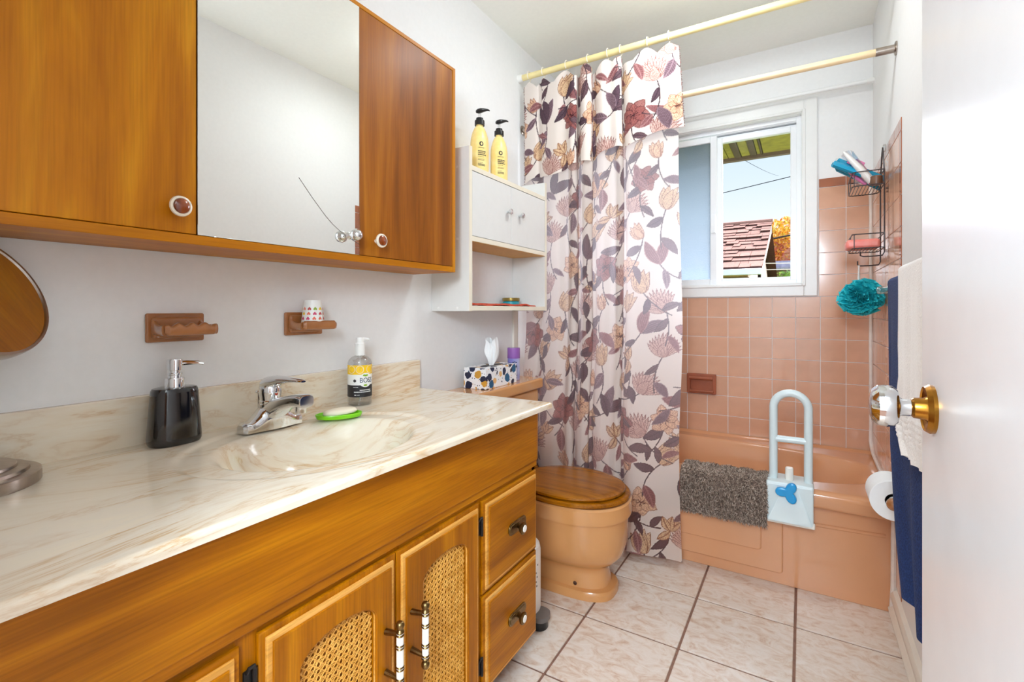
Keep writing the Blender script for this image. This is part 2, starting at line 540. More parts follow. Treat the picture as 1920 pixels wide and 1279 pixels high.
# ------------------------------------------------------------------ geometry builder
class Geo:
    def __init__(self):
        self.v = []; self.f = []; self.m = []

    def add(self, verts, faces, mi=0, X=None):
        o = len(self.v)
        if X is not None:
            verts = [X @ Vector(p) for p in verts]
        self.v.extend([tuple(p) for p in verts])
        for f in faces:
            self.f.append(tuple(i + o for i in f)); self.m.append(mi)
        return self

    def bm(self, b, mi=0, X=None):
        b.verts.index_update()
        self.add([v.co.copy() for v in b.verts], [[v.index for v in f.verts] for f in b.faces], mi, X)
        b.free()
        return self

    def box(self, x0, x1, y0, y1, z0, z1, bv=0.0, seg=2, mi=0, X=None):
        b = bmesh.new()
        T = Matrix.Translation(((x0 + x1) / 2, (y0 + y1) / 2, (z0 + z1) / 2)) @ Matrix.Diagonal((abs(x1 - x0), abs(y1 - y0), abs(z1 - z0), 1))
        bmesh.ops.create_cube(b, size=1.0, matrix=T)
        if bv > 0:
            bmesh.ops.bevel(b, geom=list(b.edges), offset=bv, segments=seg, profile=0.5, affect='EDGES', clamp_overlap=True)
        return self.bm(b, mi, X)

    def loft(self, secs, mi=0, cap0=True, cap1=True, X=None):
        n = len(secs[0]); V = []; F = []
        for s in secs:
            V.extend(s)
        for i in range(len(secs) - 1):
            for j in range(n):
                k = (j + 1) % n
                F.append((i * n + j, i * n + k, (i + 1) * n + k, (i + 1) * n + j))
        if cap0: F.append(tuple(reversed(range(n))))
        if cap1: F.append(tuple((len(secs) - 1) * n + j for j in range(n)))
        return self.add(V, F, mi, X)

    def lathe(self, prof, c=(0, 0, 0), n=32, axis='Z', mi=0, X=None, sx=1.0, sy=1.0):
        """prof: (radius, height) pairs along the axis from c"""
        secs = []
        for r, h in prof:
            r = max(r, 1e-5)
            ring = []
            for j in range(n):
                a = 2 * math.pi * j / n
                p, q = r * math.cos(a) * sx, r * math.sin(a) * sy
                if axis == 'Z': ring.append((c[0] + p, c[1] + q, c[2] + h))
                elif axis == 'X': ring.append((c[0] + h, c[1] + p, c[2] + q))
                else: ring.append((c[0] + q, c[1] + h, c[2] + p))
            secs.append(ring)
        return self.loft(secs, mi, X=X)

    def tube(self, pts, r, n=10, closed=False, mi=0, X=None):
        P = [Vector(p) for p in pts]
        m = len(P)
        rad = r if isinstance(r, (list, tuple)) else [r] * m
        secs = []
        up = None
        for i in range(m):
            if closed:
                t = (P[(i + 1) % m] - P[i - 1]).normalized()
            else:
                t = (P[min(i + 1, m - 1)] - P[max(i - 1, 0)]).normalized()
            if up is None:
                up = Vector((0, 0, 1)) if abs(t.z) < 0.9 else Vector((1, 0, 0))
            up = (up - t * up.dot(t)).normalized()
            w = t.cross(up)
            secs.append([P[i] + (up * math.cos(2 * math.pi * j / n) + w * math.sin(2 * math.pi * j / n)) * rad[i] for j in range(n)])
        if closed:
            secs.append(secs[0])
            return self.loft(secs, mi, False, False, X)
        return self.loft(secs, mi, True, True, X)

    def ball(self, c, r, n=16, s=(1, 1, 1), mi=0, X=None):
        secs = []
        for i in range(1, n):
            a = math.pi * i / n
            secs.append([(c[0] + r * s[0] * math.sin(a) * math.cos(2 * math.pi * j / (2 * n)), c[1] + r * s[1] * math.sin(a) * math.sin(2 * math.pi * j / (2 * n)), c[2] - r * s[2] * math.cos(a)) for j in range(2 * n)])
        return self.loft(secs, mi, X=X)

    def grid(self, fn, nu, nv, mi=0):
        V = [fn(i / nu, j / nv) for j in range(nv + 1) for i in range(nu + 1)]
        F = [(j * (nu + 1) + i, j * (nu + 1) + i + 1, (j + 1) * (nu + 1) + i + 1, (j + 1) * (nu + 1) + i) for j in range(nv) for i in range(nu)]
        return self.add(V, F, mi)

    def sheet(self, fn, nu, nv, th, mi=0):
        """a cloth with thickness th along its normals"""
        V = [Vector(fn(i / nu, j / nv)) for j in range(nv + 1) for i in range(nu + 1)]
        w = nu + 1
        N = []
        for j in range(nv + 1):
            for i in range(nu + 1):
                a = V[j * w + min(i + 1, nu)] - V[j * w + max(i - 1, 0)]
                b = V[min(j + 1, nv) * w + i] - V[max(j - 1, 0) * w + i]
                N.append(a.cross(b).normalized())
        A = [p + q * th / 2 for p, q in zip(V, N)]
        B = [p - q * th / 2 for p, q in zip(V, N)]
        o = len(A)
        F = []
        for j in range(nv):
            for i in range(nu):
                a, b, c, d = j * w + i, j * w + i + 1, (j + 1) * w + i + 1, (j + 1) * w + i
                F.append((a, b, c, d)); F.append((o + d, o + c, o + b, o + a))
        rim = [i for i in range(nu + 1)] + [j * w + nu for j in range(1, nv + 1)] + [nv * w + i for i in range(nu - 1, -1, -1)] + [j * w for j in range(nv - 1, 0, -1)]
        for k in range(len(rim)):
            a, b = rim[k], rim[(k + 1) % len(rim)]
            F.append((b, a, o + a, o + b))
        return self.add(A + B, F, mi)

    def flat(self, loops, h, X=None, bv=0.0, mi=0):
        """flat outline(s) in XY, first outer then holes, thickness h upwards from z=0"""
        cu = bpy.data.curves.new('tmp', 'CURVE')
        cu.dimensions = '2D'
        cu.fill_mode = 'BOTH'
        cu.extrude = max(h / 2 - bv, 1e-5)
        cu.bevel_depth = bv
        cu.bevel_resolution = 1
        cu.offset = -bv
        for lp in loops:
            s = cu.splines.new('POLY')
            s.points.add(len(lp) - 1)
            for p, q in zip(s.points, lp):
                p.co = (q[0], q[1], 0, 1)
            s.use_cyclic_u = True
        v, f = eval_mesh(cu)
        v = [(a, b, c + h / 2) for a, b, c in v]
        return self.add(v, f, mi, X)

    def text(self, s, size, X=None, mi=0, h=0.0004, wrap=None, align='CENTER', bend=0.0, sx=1.0):
        cu = bpy.data.curves.new('tmp', 'FONT')
        cu.body = s
        cu.size = size
        cu.extrude = h
        cu.resolution_u = 3
        cu.offset = bend
        cu.align_x = align
        cu.align_y = 'CENTER'
        v, f = eval_mesh(cu)
        v = [(a * sx, b, c) for a, b, c in v]
        if wrap:
            v = [wrap(a, b, c) for a, b, c in v]
        return self.add(v, f, mi, X)


def eval_mesh(data):
    ob = bpy.data.objects.new('tmp', data)
    COL.objects.link(ob)
    dg = bpy.context.evaluated_depsgraph_get()
    dg.update()
    me = bpy.data.meshes.new_from_object(ob.evaluated_get(dg))
    v = [tuple(p.co) for p in me.vertices]
    f = [tuple(p.vertices) for p in me.polygons]
    bpy.data.objects.remove(ob)
    bpy.data.meshes.remove(me)
    return v, f


def make_mesh(name, g, mats, origin, smooth=35):
    me = bpy.data.meshes.new(name)
    ox, oy, oz = origin
    me.from_pydata([(a - ox, b - oy, c - oz) for a, b, c in g.v], [], g.f)
    if not isinstance(mats, (list, tuple)):
        mats = [mats]
    for k in mats:
        me.materials.append(k)
    if len(mats) > 1:
        me.polygons.foreach_set('material_index', g.m)
    if smooth:
        me.polygons.foreach_set('use_smooth', [True] * len(me.polygons))
        me.set_sharp_from_angle(angle=R(smooth))
    me.update()
    return me


def origin_of(o):
    while o.parent:
        o = o.parent
    return tuple(o.location)


def tag(o, label=None, cat=None, group=None, kind=None):
    if label: o['label'] = label
    if cat: o['category'] = cat
    if group: o['group'] = group
    if kind: o['kind'] = kind
    return o


def thing(name, label, cat, loc=(0, 0, 0), group=None):
    o = bpy.data.objects.new(name, None)
    o.empty_display_size = 0.05
    o.location = loc
    COL.objects.link(o)
    return tag(o, label, cat, group)


def weigh(o, smooth):
    """flat faces stay flat beside their rounded edges"""
    if smooth and len(o.data.polygons) < 9000:
        m = o.modifiers.new('weighted_normals', 'WEIGHTED_NORMAL')
        m.keep_sharp = True


def part(name, g, mat, parent, label=None, smooth=35, kind=None):
    """one mesh, given in world coordinates, as a child of a thing or of a part"""
    me = make_mesh(name, g, mat, origin_of(parent), smooth)
    o = bpy.data.objects.new(name, me)
    COL.objects.link(o)
    o.parent = parent
    weigh(o, smooth)
    return tag(o, label, None, None, kind)


def single(name, g, mat, label, cat, loc=(0, 0, 0), group=None, smooth=35, kind=None):
    me = make_mesh(name, g, mat, loc, smooth)
    o = bpy.data.objects.new(name, me)
    o.location = loc
    COL.objects.link(o)
    weigh(o, smooth)
    return tag(o, label, cat, group, kind)


def struct(name, g, mat, smooth=35, parent=None, label=None):
    o = single(name, g, mat, label, None, smooth=smooth)
    o['kind'] = 'structure'
    return o


def copy_tree(o, parent=None):
    c = o.copy()
    COL.objects.link(c)
    if parent: c.parent = parent
    for ch in list(o.children):
        copy_tree(ch, c)
    return c


def arc(cx, cy, r, a0, a1, n):
    return [(cx + r * math.cos(R(a0 + (a1 - a0) * i / n)), cy + r * math.sin(R(a0 + (a1 - a0) * i / n))) for i in range(n + 1)]


def rrect(x0, x1, y0, y1, r, n=5):
    return arc(x1 - r, y0 + r, r, -90, 0, n) + arc(x1 - r, y1 - r, r, 0, 90, n) + arc(x0 + r, y1 - r, r, 90, 180, n) + arc(x0 + r, y0 + r, r, 180, 270, n)


# maps flat XY outlines: (x->Y, y->Z, z->X) for things facing +X
def face_x(x):
    return Matrix(((0, 0, 1, x), (1, 0, 0, 0), (0, 1, 0, 0), (0, 0, 0, 1)))


# maps flat outlines for things facing -Y (x->X, y->Z, z->-Y)
def face_my(y):
    return Matrix(((1, 0, 0, 0), (0, 0, -1, y), (0, 1, 0, 0), (0, 0, 0, 1)))


def ell(cx, cy, a, b, z, n=48, e=2.0):
    out = []
    for i in range(n):
        t = 2 * math.pi * i / n
        c, s = math.cos(t), math.sin(t)
        out.append((cx + a * math.copysign(abs(c) ** (2 / e), c), cy + b * math.copysign(abs(s) ** (2 / e), s), z))
    return out


XL, XR, YB, YF, ZC = -1.24, 0.285, 2.833, 0.075, 2.43

# ================================================================== room shell
g = Geo().box(XL - .06, XR + .06, -1.9, YB + .13, -0.12, -0.004)
floor = struct('floor', g, M['grout'])
gx = [XL] + [-0.658 + .318 * k for k in range(-1, 4) if XL + .02 < -0.658 + .318 * k < XR] + [XR]
gy = [0.0] + [1.278 + .314 * k for k in range(-4, 5) if 0.02 < 1.278 + .314 * k < 2.2] + [2.25]
cache = {}
for i in range(len(gx) - 1):
    for j in range(len(gy) - 1):
        w, d = gx[i + 1] - gx[i] - .008, gy[j + 1] - gy[j] - .008
        if w < 0.01 or d < .01: continue
        key = (round(w, 3), round(d, 3))
        if key not in cache:
            t_ = Geo().box(-w / 2, w / 2, -d / 2, d / 2, -.006, 0, .0015, 1)
            cache[key] = make_mesh('floor_tile', t_, M['floor_tile'], (0, 0, 0))
        o = bpy.data.objects.new('floor_tile', cache[key])
        o.location = ((gx[i] + gx[i + 1]) / 2, (gy[j] + gy[j + 1]) / 2, 0)
        COL.objects.link(o)
        o.parent = floor

struct('wall_left', Geo().box(XL - .06, XL, YF, YB, -.004, ZC), M['wall'])
wall_right = struct('wall_right', Geo().box(XR, XR + .06, YF, YB, -.004, ZC), M['wall'])
WX0, WX1, WZ0, WZ1 = -0.80, 0.007, 1.205, 2.078      # window opening
g = Geo().box(XL - .06, XR + .06, YB, YB + .13, -.004, WZ0)
g.box(XL - .06, XR + .06, YB, YB + .13, WZ1, ZC)
g.box(XL - .06, WX0, YB, YB + .13, WZ0, WZ1).box(WX1, XR + .06, YB, YB + .13, WZ0, WZ1)
wall_back = struct('wall_back', g, M['wall'])
g = Geo().box(XL - .06, -.50, -.04, YF, -.004, ZC).box(-.50, .175, -.04, YF, 2.05, ZC).box(.175, XR + .06, -.04, YF, -.004, ZC)
struct('wall_front', g, M['wall'])
struct('ceiling', Geo().box(XL - .06, XR + .06, -.04, YB + .13, ZC, ZC + .1), M['ceiling'])
# hall behind the camera
struct('wall_hall_left', Geo().box(-1.36, -1.30, -1.9, -.04, -.004, ZC), M['wall'])
struct('wall_hall_far', Geo().box(-1.36, 1.3, -1.96, -1.9, -.004, ZC), M['wall'])
struct('wall_hall_right', Geo().box(1.24, 1.3, -1.9, -.04, -.004, ZC), M['wall'])
struct('wall_hall_front', Geo().box(XR + .06, 1.3, -.04, .02, -.004, ZC), M['wall'])
struct('ceiling_hall', Geo().box(-1.36, 1.3, -1.96, -.04, ZC, ZC + .1), M['ceiling'])
struct('floor_hall', Geo().box(XR + .06, 1.3, -1.9, 0, -.12, -.004).box(-1.36, XL - .06, -1.9, 0, -.12, -.004), M['floor_hall'])
struct('added_hall_door', Geo().box(1.20, 1.235, -1.35, -.12, 0, 2.03, .003, 1), M['hall_wood'])  # unseen brown door, added for the make-up mirror to reflect
# right baseboard (two beads), from the tub forwards
g = Geo()
prof = [(XR, 0), (XR - .016, 0), (XR - .022, .004), (XR - .024, .016), (XR - .018, .027), (XR - .012, .034), (XR - .014, .052), (XR - .018, .060), (XR - .018, .074), (XR - .012, .086), (XR, .092)]
g.loft([[(x, y, z) for x, z in prof] for y in (2.172, YF)])
struct('baseboard_right', g, M['base'])
# left end of the tile field on the left wall, beside the curtain
struct('trim_1', Geo().box(XL, XL + .012, 2.06, 2.10, .09, 1.074, .003), M['base'])
# corner caulk running down the corner and forward along the tub
pts = [(.276, 2.822, 1.70 - .065 * k) for k in range(20)] + [(.277, 2.80, .435), (.277, 2.74, .418), (.277, 2.60, .412), (.277, 2.45, .41), (.277, 2.20, .408), (.276, 2.165, .39), (.276, 2.160, .25), (.276, 2.162, .10), (.270, 2.165, .0)]
rr = [.008 + .0008 * math.sin(k * 1.7) for k in range(len(pts))]
struct('trim_2', Geo().tube(pts, rr, 8), M['caulk'])

# ---- wall tiles, each an object
def tile_mesh(key, w, h, axis):
    g = Geo()
    if axis == 'y': g.box(-w / 2, w / 2, -.0026, .003, -h / 2, h / 2, .0010, 1)
    else: g.box(-.0026, .003, -w / 2, w / 2, -h / 2, h / 2, .0010, 1)
    return g

tcache = {}
def put_tile(name, parent, axis, a0, a1, z0, z1, mat, gap=.0026):
    w, h = a1 - a0 - gap, z1 - z0 - gap
    if w < .008 or h < .008: return
    key = (name, axis, round(w, 4), round(h, 4), mat.name)
    if key not in tcache:
        tcache[key] = make_mesh(name, tile_mesh(key, w, h, axis), mat, (0, 0, 0), 0)
    o = bpy.data.objects.new(name, tcache[key])
    o.location = ((a0 + a1) / 2, YB, (z0 + z1) / 2) if axis == 'y' else (XR, (a0 + a1) / 2, (z0 + z1) / 2)
    COL.objects.link(o)
    o.parent = parent

rows = [1.146 - .1064 * k for k in range(8)][::-1]      # joints below the window sill line
rows[0] = .405
upper = [1.146 + .1074 * k for k in range(6)]
cols = [.180 + .105 * k for k in range(-14, 2)]
cols[0] = XL
DISH = (-.560, -.397, .614, .730)
for i in range(len(cols) - 1):
    for j in range(len(rows) - 1):
        cx, cz = (cols[i] + cols[i + 1]) / 2, (rows[j] + rows[j + 1]) / 2
        put_tile('wall_tile', wall_back, 'y', cols[i], cols[i + 1], rows[j], rows[j + 1], M['tile'])
for a0, a1 in ((.068, .180), (.180, XR)):
    for j in range(5):
        put_tile('wall_tile', wall_back, 'y', a0, a1, upper[j], upper[j + 1], M['tile'])
    put_tile('edge_tile', wall_back, 'y', a0, a1, upper[5], upper[5] + .045, M['tile_trim'])
ys = [2.831 - .105 * k for k in range(8)][::-1]
allrows = rows[:-1] + upper
for i in range(len(ys) - 1):
    for j in range(len(allrows) - 1):
        put_tile('wall_tile', wall_right, 'x', ys[i], ys[i + 1], allrows[j], allrows[j + 1], M['tile'])
    put_tile('edge_tile', wall_right, 'x', ys[i], ys[i + 1], allrows[-1], allrows[-1] + .045, M['tile_trim'])
z = .09
edge_rows = [.10, .20, .30] + allrows + [allrows[-1] + .045]
for j in range(len(edge_rows) - 1):
    put_tile('edge_tile', wall_right, 'x', 2.056, 2.096, edge_rows[j], edge_rows[j + 1], M['tile_trim'])
for z0, z1 in ((.10, .20), (.20, .30), (.30, .405)):
    put_tile('wall_tile', wall_right, 'x', 2.096, 2.168, z0, z1, M['tile'])

# ================================================================== window
win = thing('window_1', 'white sliding window with one frosted sash over the bathtub', None, (-.4, YB, WZ0))
win['kind'] = 'structure'
C = .057
def hollow(g, x0, x1, z0, z1, w, y0, y1, bv=.003):
    g.box(x0, x0 + w, y0, y1, z0, z1, bv, 1); g.box(x1 - w, x1, y0, y1, z0, z1, bv, 1)
    g.box(x0 + w, x1 - w, y0, y1, z0, z0 + w, bv, 1); g.box(x0 + w, x1 - w, y0, y1, z1 - w, z1, bv, 1)
    return g
g = hollow(Geo(), WX0 - C, WX1 + C, WZ0 - C, WZ1 + C, C, YB - .016, YB, .004)
hollow(g, WX0 - .006, WX1 + .006, WZ0 - .006, WZ1 + .006, .014, YB - .022, YB - .012, .003)
part('casing', g, M['trim'], win)
g = hollow(Geo(), WX0, WX1, WZ0, WZ1, .012, YB - .012, YB + .13, .001)
part('jamb', g, M['trim'], win)
# outer frame and head track
g = hollow(Geo(), WX0 + .012, WX1 - .012, WZ0 + .008, WZ1 - .012, .022, YB + .022, YB + .115, .002)
for k, zz in enumerate((2.040, 2.022)):
    g.box(WX0 + .03, WX1 - .03, YB + .03 + .02 * k, YB + .11, zz, zz + .014, .002, 1)
part('window_frame', g, M['vinyl'], win)
# fixed clear sash on the right
sash = part('sash', hollow(Geo(), -.408, -.024, 1.222, 2.026, .030, YB + .035, YB + .062, .003), M['vinyl'], win)
part('pane', Geo().box(-.379, -.053, YB + .047, YB + .051, 1.251, 1.997), M['glass'], sash, 'clear pane')
# sliding frosted sash on the left, nearer the room
sash = part('sash', hollow(Geo(), -.785, -.402, 1.214, 2.034, .034, YB + .008, YB + .034, .003), M['vinyl'], win)
part('pane', Geo().box(-.752, -.435, YB + .019, YB + .023, 1.247, 2.001), M['frost'], sash, 'frosted pane')
part('latch', Geo().box(-.432, -.408, YB - .004, YB + .009, 1.50, 1.60, .003), M['vinyl'], sash)

# ================================================================== outside
struct('ground', Geo().box(-14, 14, 3.0, 40, -1.0, -.9), M['lawn'])
# own roof overhang
ev = thing('roof_overhang', 'olive boarded underside of the roof overhang seen through the clear window pane', 'eaves', (-.4, 3.0, 2.06))
edges = [-2.2, -1.8, -1.45, -1.1, -.92, -.78, -.64, -.52, -.455, -.415, -.375, -.338, -.284, -.249, -.226, -.215, .1, .5, 1.2]
dark = {(-.375, -.338), (-.284, -.249), (-.226, -.215), (-.64, -.52), (-.92, -.78)}
for a, b in zip(edges[:-1], edges[1:]):
    if (a, b) in dark:
        part('batten', Geo().box(a, b, 2.97, 3.43, 2.062, 2.09, .002, 1), M['soffit_dark'], ev, 'dark brown batten')
    else:
        part('board', Geo().box(a + .002, b - .002, 2.97, 3.43, 2.068, 2.09, .002, 1), M['soffit'], ev)
part('fascia', Geo().box(-2.2, 1.2, 3.43, 3.455, 2.043, 2.24, .003, 1), M['fascia'], ev)
part('roof_slab', Geo().box(-2.2, 1.2, 2.97, 3.43, 2.10, 2.2), M['fascia'], ev)

# neighbouring garage with shingled roof
ho = thing('garage', 'tan garage with pink brown shingled gable roof and white gutter beyond the window', 'building', (-2.5, 7, -.9))
ex, ez, rx_, rz, ry0, ry1 = -.46, 1.615, -.515, 2.60, 7.0, 9.5
g = Geo().box(-5.5, ex - .42, 7.45, 11.6, -.9, 1.60)
part('wall', g, M['garage_wall'], ho)
sl = math.atan2(rz - ez, ry1 - ry0)
part('gable_wall', Geo().add([(-.62, 7.35, 1.55), (-.62, 11.65, 1.55), (-.62, 9.5, 2.52), (-.62, 7.35, -.9), (-.62, 11.65, -.9)], [(0, 1, 2), (3, 4, 1, 0)]), M['stucco'], ho)
# roof deck
def rp_(x, s, up=0.0):
    return (x, ry0 + s * (ry1 - ry0) - up * math.sin(sl), ez + s * (rz - ez) + up * math.cos(sl))
g = Geo().add([rp_(-5.6, 0, -.03), rp_(ex, 0, -.03), rp_(ex, 1, -.03), rp_(-5.6, 1, -.03), rp_(-5.6, 0, -.005), rp_(ex, 0, -.005), rp_(ex, 1, -.005), rp_(-5.6, 1, -.005)],
              [(0, 1, 2, 3), (4, 5, 6, 7), (0, 1, 5, 4), (1, 2, 6, 5), (2, 3, 7, 6)])
g.add([(-5.6, 9.5, 2.59), (ex, 9.5, 2.59), (ex, 12, 1.6), (-5.6, 12, 1.6)], [(0, 1, 2, 3)])
part('roof_deck', g, M['shingle_edge'], ho)
part('rake_board', Geo().add([rp_(ex, 0, -.03), rp_(ex, 1, -.03), (ex, 9.5, 2.42), (ex, 7.0, 1.46), rp_(ex - .04, 0, -.03), rp_(ex - .04, 1, -.03), (ex - .04, 9.5, 2.42), (ex - .04, 7.0, 1.46)],
                            [(0, 1, 2, 3), (4, 5, 6, 7), (3, 2, 6, 7), (0, 1, 5, 4)]).box(ex - .16, ex, 7.0, 9.5, -.9, 1.47), M['stucco'], ho)
NR = 15
rowd = 1.0 / NR
rnd = random.Random(3)
shmesh = {}
rest = Geo()
for r_ in range(NR):
    x = ex + .01
    kx = 0
    while x > -3.6:
        w = rnd.choice((.10, .14, .18, .22))
        up = rnd.choice((.004, .016, .022))
        x0 = x - w + .004
        s0, s1 = r_ * rowd, (r_ + 1.12) * rowd
        def shg(g, X0, X1, up):
            A = [rp_(X0, s0, up + .012), rp_(X1, s0, up + .012), rp_(X1, s1, up), rp_(X0, s1, up), rp_(X0, s0, -.004), rp_(X1, s0, -.004), rp_(X1, s1, -.004), rp_(X0, s1, -.004)]
            g.add(A, [(0, 1, 2, 3)], 0)
            g.add(A, [(4, 5, 1, 0), (0, 3, 7, 4), (1, 5, 6, 2), (2, 6, 7, 3)], 1)
        if kx < 15:
            gg = Geo(); shg(gg, x0, x, up)
            part('shingle', gg, [M['shingle'], M['shingle_edge']], ho, smooth=0)
        else:
            shg(rest, x0, x, up)
        x -= w; kx += 1
part('far_shingles', rest, [M['shingle'], M['shingle_edge']], ho, smooth=0, kind='stuff')
part('ridge_cap', Geo().tube([(-5.6, 9.5, 2.615), (ex + .02, 9.5, 2.615)], .045, 8), M['shingle'], ho)
part('gutter', Geo().box(-5.6, ex + .01, 6.93, 7.02, 1.535, 1.615, .01), M['gutter'], ho)
part('eave_board', Geo().box(-5.6, ex - .16, 7.02, 7.45, 1.52, 1.55), M['garage_wall'], ho)
# far grey roof
f2 = thing('neighbor_house', 'low grey shingled roof of a farther house behind the garage corner', 'building', (0, 13, -.9))
part('wall', Geo().box(-3.2, 4, 13.3, 17, -.9, 2.05), M['stucco'], f2)
g = Geo()
for k in range(9):
    y0, z0 = 13 + k * .28, 2.02 + k * .045
    g.box(-3.2, 4, y0, y0 + .31, z0, z0 + .05, 0)
part('roof', g, M['grey_roof'], f2)

def foliage(center, rad, n, cols, leaf, seed, gap=0.0):
    rn = random.Random(seed)
    V, F, T = [], [], []
    for _ in range(n):
        while True:
            p = Vector((rn.uniform(-1, 1), rn.uniform(-1, 1), rn.uniform(-1, 1)))
            if .25 < p.length < 1 and (math.sin(p.x * 5 + seed) * math.sin(p.z * 6) * math.sin(p.y * 4) > -.25 - gap): break
        c = Vector(center) + Vector((p.x * rad[0], p.y * rad[1], p.z * rad[2]))
        a = Vector((rn.gauss(0, 1), rn.gauss(0, 1), rn.gauss(0, 1))).normalized()
        b = a.orthogonal().normalized()
        s = leaf * rn.uniform(.6, 1.3)
        i = len(V)
        V += [c - a * s, c + b * s * .45, c + a * s, c - b * s * .45]
        F.append((i, i + 1, i + 2, i + 3))
        cc = lin(rn.choice(cols))
        T += [cc] * 4
    return V, F, T

def leafy(name, V, F, T, parent):
    me = bpy.data.meshes.new(name)
    me.from_pydata([tuple(v) for v in V], [], F)
    at = me.attributes.new('tint', 'FLOAT_COLOR', 'POINT')
    at.data.foreach_set('color', [c for t_ in T for c in t_])
    me.materials.append(M['leaf'])
    o = bpy.data.objects.new(name, me)
    COL.objects.link(o)
    ox = Vector(origin_of(parent))
    me.transform(Matrix.Translation(-ox))
    o.parent = parent
    o['kind'] = 'stuff'
    return o

tr = thing('tree', 'yellow and orange autumn tree behind the garage gable seen through the window', 'tree', (-.4, 18.6, -.9))
part('trunk', Geo().tube([(-.4, 18.6, -.9), (-.45, 18.6, 1.5), (-.35, 18.6, 2.7), (-.5, 18.6, 3.5)], [.16, .13, .08, .03], 8).tube([(-.4, 18.6, 2.0), (.2, 18.4, 2.9), (.6, 18.3, 3.3)], [.08, .05, .02], 6).tube([(-.42, 18.6, 2.2), (-1.1, 18.7, 3.1)], [.07, .02], 6), M['bark'], tr)
Va, Fa, Ta = foliage((-.37, 18.6, 3.3), (1.1, .9, .90), 2600, [(236, 186, 62), (222, 160, 40), (244, 206, 110), (206, 140, 60), (200, 190, 70)], .085, 1)
Vb, Fb, Tb = foliage((-.55, 18.0, 2.92), (.85, .5, .46), 1100, [(196, 112, 84), (172, 86, 64), (214, 150, 110), (226, 170, 70)], .07, 5)
k = len(Va)
leafy('foliage', Va + Vb, Fa + [tuple(i + k for i in f) for f in Fb], Ta + Tb, tr)
sh = thing('shrub', 'bright green shrub below the grey roof at the foot of the window view', 'shrub', (-.3, 12.45, -.9))
part('stem', Geo().tube([(-.3, 12.45, -.9), (-.3, 12.45, 1.4)], [.05, .02], 6), M['bark'], sh)
leafy('foliage', *foliage((-.30, 12.45, 1.50), (.52, .4, .46), 1300, [(150, 186, 62), (120, 160, 50), (186, 206, 90), (96, 132, 44)], .05, 9), sh)

def cable(label, a, b, sag, r, mat):
    P = []
    for i in range(13):
        t_ = i / 12
        P.append((a[0] + (b[0] - a[0]) * t_, a[1] + (b[1] - a[1]) * t_, a[2] + (b[2] - a[2]) * t_ - sag * 4 * t_ * (1 - t_)))
    single('cable', Geo().tube(P, r, 6), mat, label, 'cable')
cable('thin grey wire running down from the roof overhang into the sky', (-.424, 4.5, 2.345), (-.45, 12, 4.0), .02, .002, M['cable'])
cable('thin grey wire crossing the middle of the sky', (-3.5, 6, 2.12), (1.6, 6, 2.78), .05, .004, M['cable'])
cable('thick dark cable in front of the autumn tree', (-.75, 12, 2.61), (3.2, 12, 3.3), .03, .02, M['bark'])
cable('upper of two white lines in front of the grey roof', (-.54, 8.6, 1.815), (3, 8.6, 1.75), .02, .006, M['cable_white'])
cable('lower of two white lines in front of the grey roof', (-.54, 8.6, 1.712), (3, 8.6, 1.72), .02, .006, M['cable_white'])

# ================================================================== white door at the right
DX = .137
dr = thing('door_1', 'white painted door standing open at the right edge', None, (DX + .017, .08, 0))
dr['kind'] = 'structure'
part('leaf', Geo().box(DX, DX + .035, .08, .838, .012, 2.03, .002, 1), M['door'], dr)
KY, KZ = .772, .958
kn = part('knob', Geo().lathe([(.0, -.064), (.012, -.0635), (.020, -.061), (.0255, -.055), (.0265, -.047), (.0255, -.040), (.021, -.035), (.013, -.033)], (DX, KY, KZ), 40, 'X'), M['chrome'], dr, 'chrome door knob')
part('shank', Geo().lathe([(.0125, -.0335), (.0105, -.030), (.0105, -.022), (.0085, -.020), (.0085, -.010)], (DX, KY, KZ), 24, 'X'), M['chrome'], kn)
ro = part('rosette', Geo().lathe([(.0, 0), (.0295, 0), (.030, -.004), (.027, -.009), (.0265, -.007), (.020, -.004), (.016, -.005), (.0135, -.009), (.0125, -.019), (.0105, -.021), (.0, -.021)], (DX, KY, KZ), 40, 'X'), M['brass'], dr, 'worn brass rosette')

# ================================================================== vanity
VX = -.715          # face of the frame
van = thing('vanity_cabinet', 'golden oak vanity cabinet with cane doors and drawers under the marble top', 'cabinet', (-.95, .717, 0))
g = Geo().box(XL + .002, VX, .105, .125, .10, .770)
g.box(XL + .002, VX, 1.305, 1.325, .10, .770)
g.box(XL + .002, XL + .012, .125, 1.305, .10, .770).box(XL + .012, VX, .125, 1.305, .10, .118)
part('carcass', g, M['oak_z'], van)
part('toe_kick', Geo().box(XL + .01, VX - .06, .11, 1.30, 0, .10), M['toe'], van)
# face frame
FX = VX
for a, b in ((.105, .125), (.396, .432), (.700, .735), (1.003, 1.032), (1.305, 1.325)):
    part('stile', Geo().box(FX - .018, FX, a, b, .085, .772, .001, 1), M['oak_z'], van)
g = Geo().box(FX - .018, FX - .0005, .125, 1.305, .572, .772)
part('rail', g, M['oak_dark'], van)
part('rail', Geo().box(FX - .018, FX - .0005, .125, 1.305, .085, .11), M['oak_dark'], van)
part('rail', Geo().box(FX - .018, FX - .0005, 1.032, 1.305, .33, .35), M['oak_dark'], van)
# long false front
g = Geo().box(FX, FX + .009, .108, 1.322, .598, .7705, .003, 2)
g.box(FX + .007, FX + .015, .114, 1.316, .618, .7705, .004, 2)
part('front_panel', g, M['oak_y'], van)

M['oak_edge'] = wood('oak_worn_highlight', (196, 132, 48), (218, 156, 72), (232, 178, 100), axis='Y', scale=16, stretch=12, fine=0.2)  # paler routed step: worn edges with their highlight put into the colour


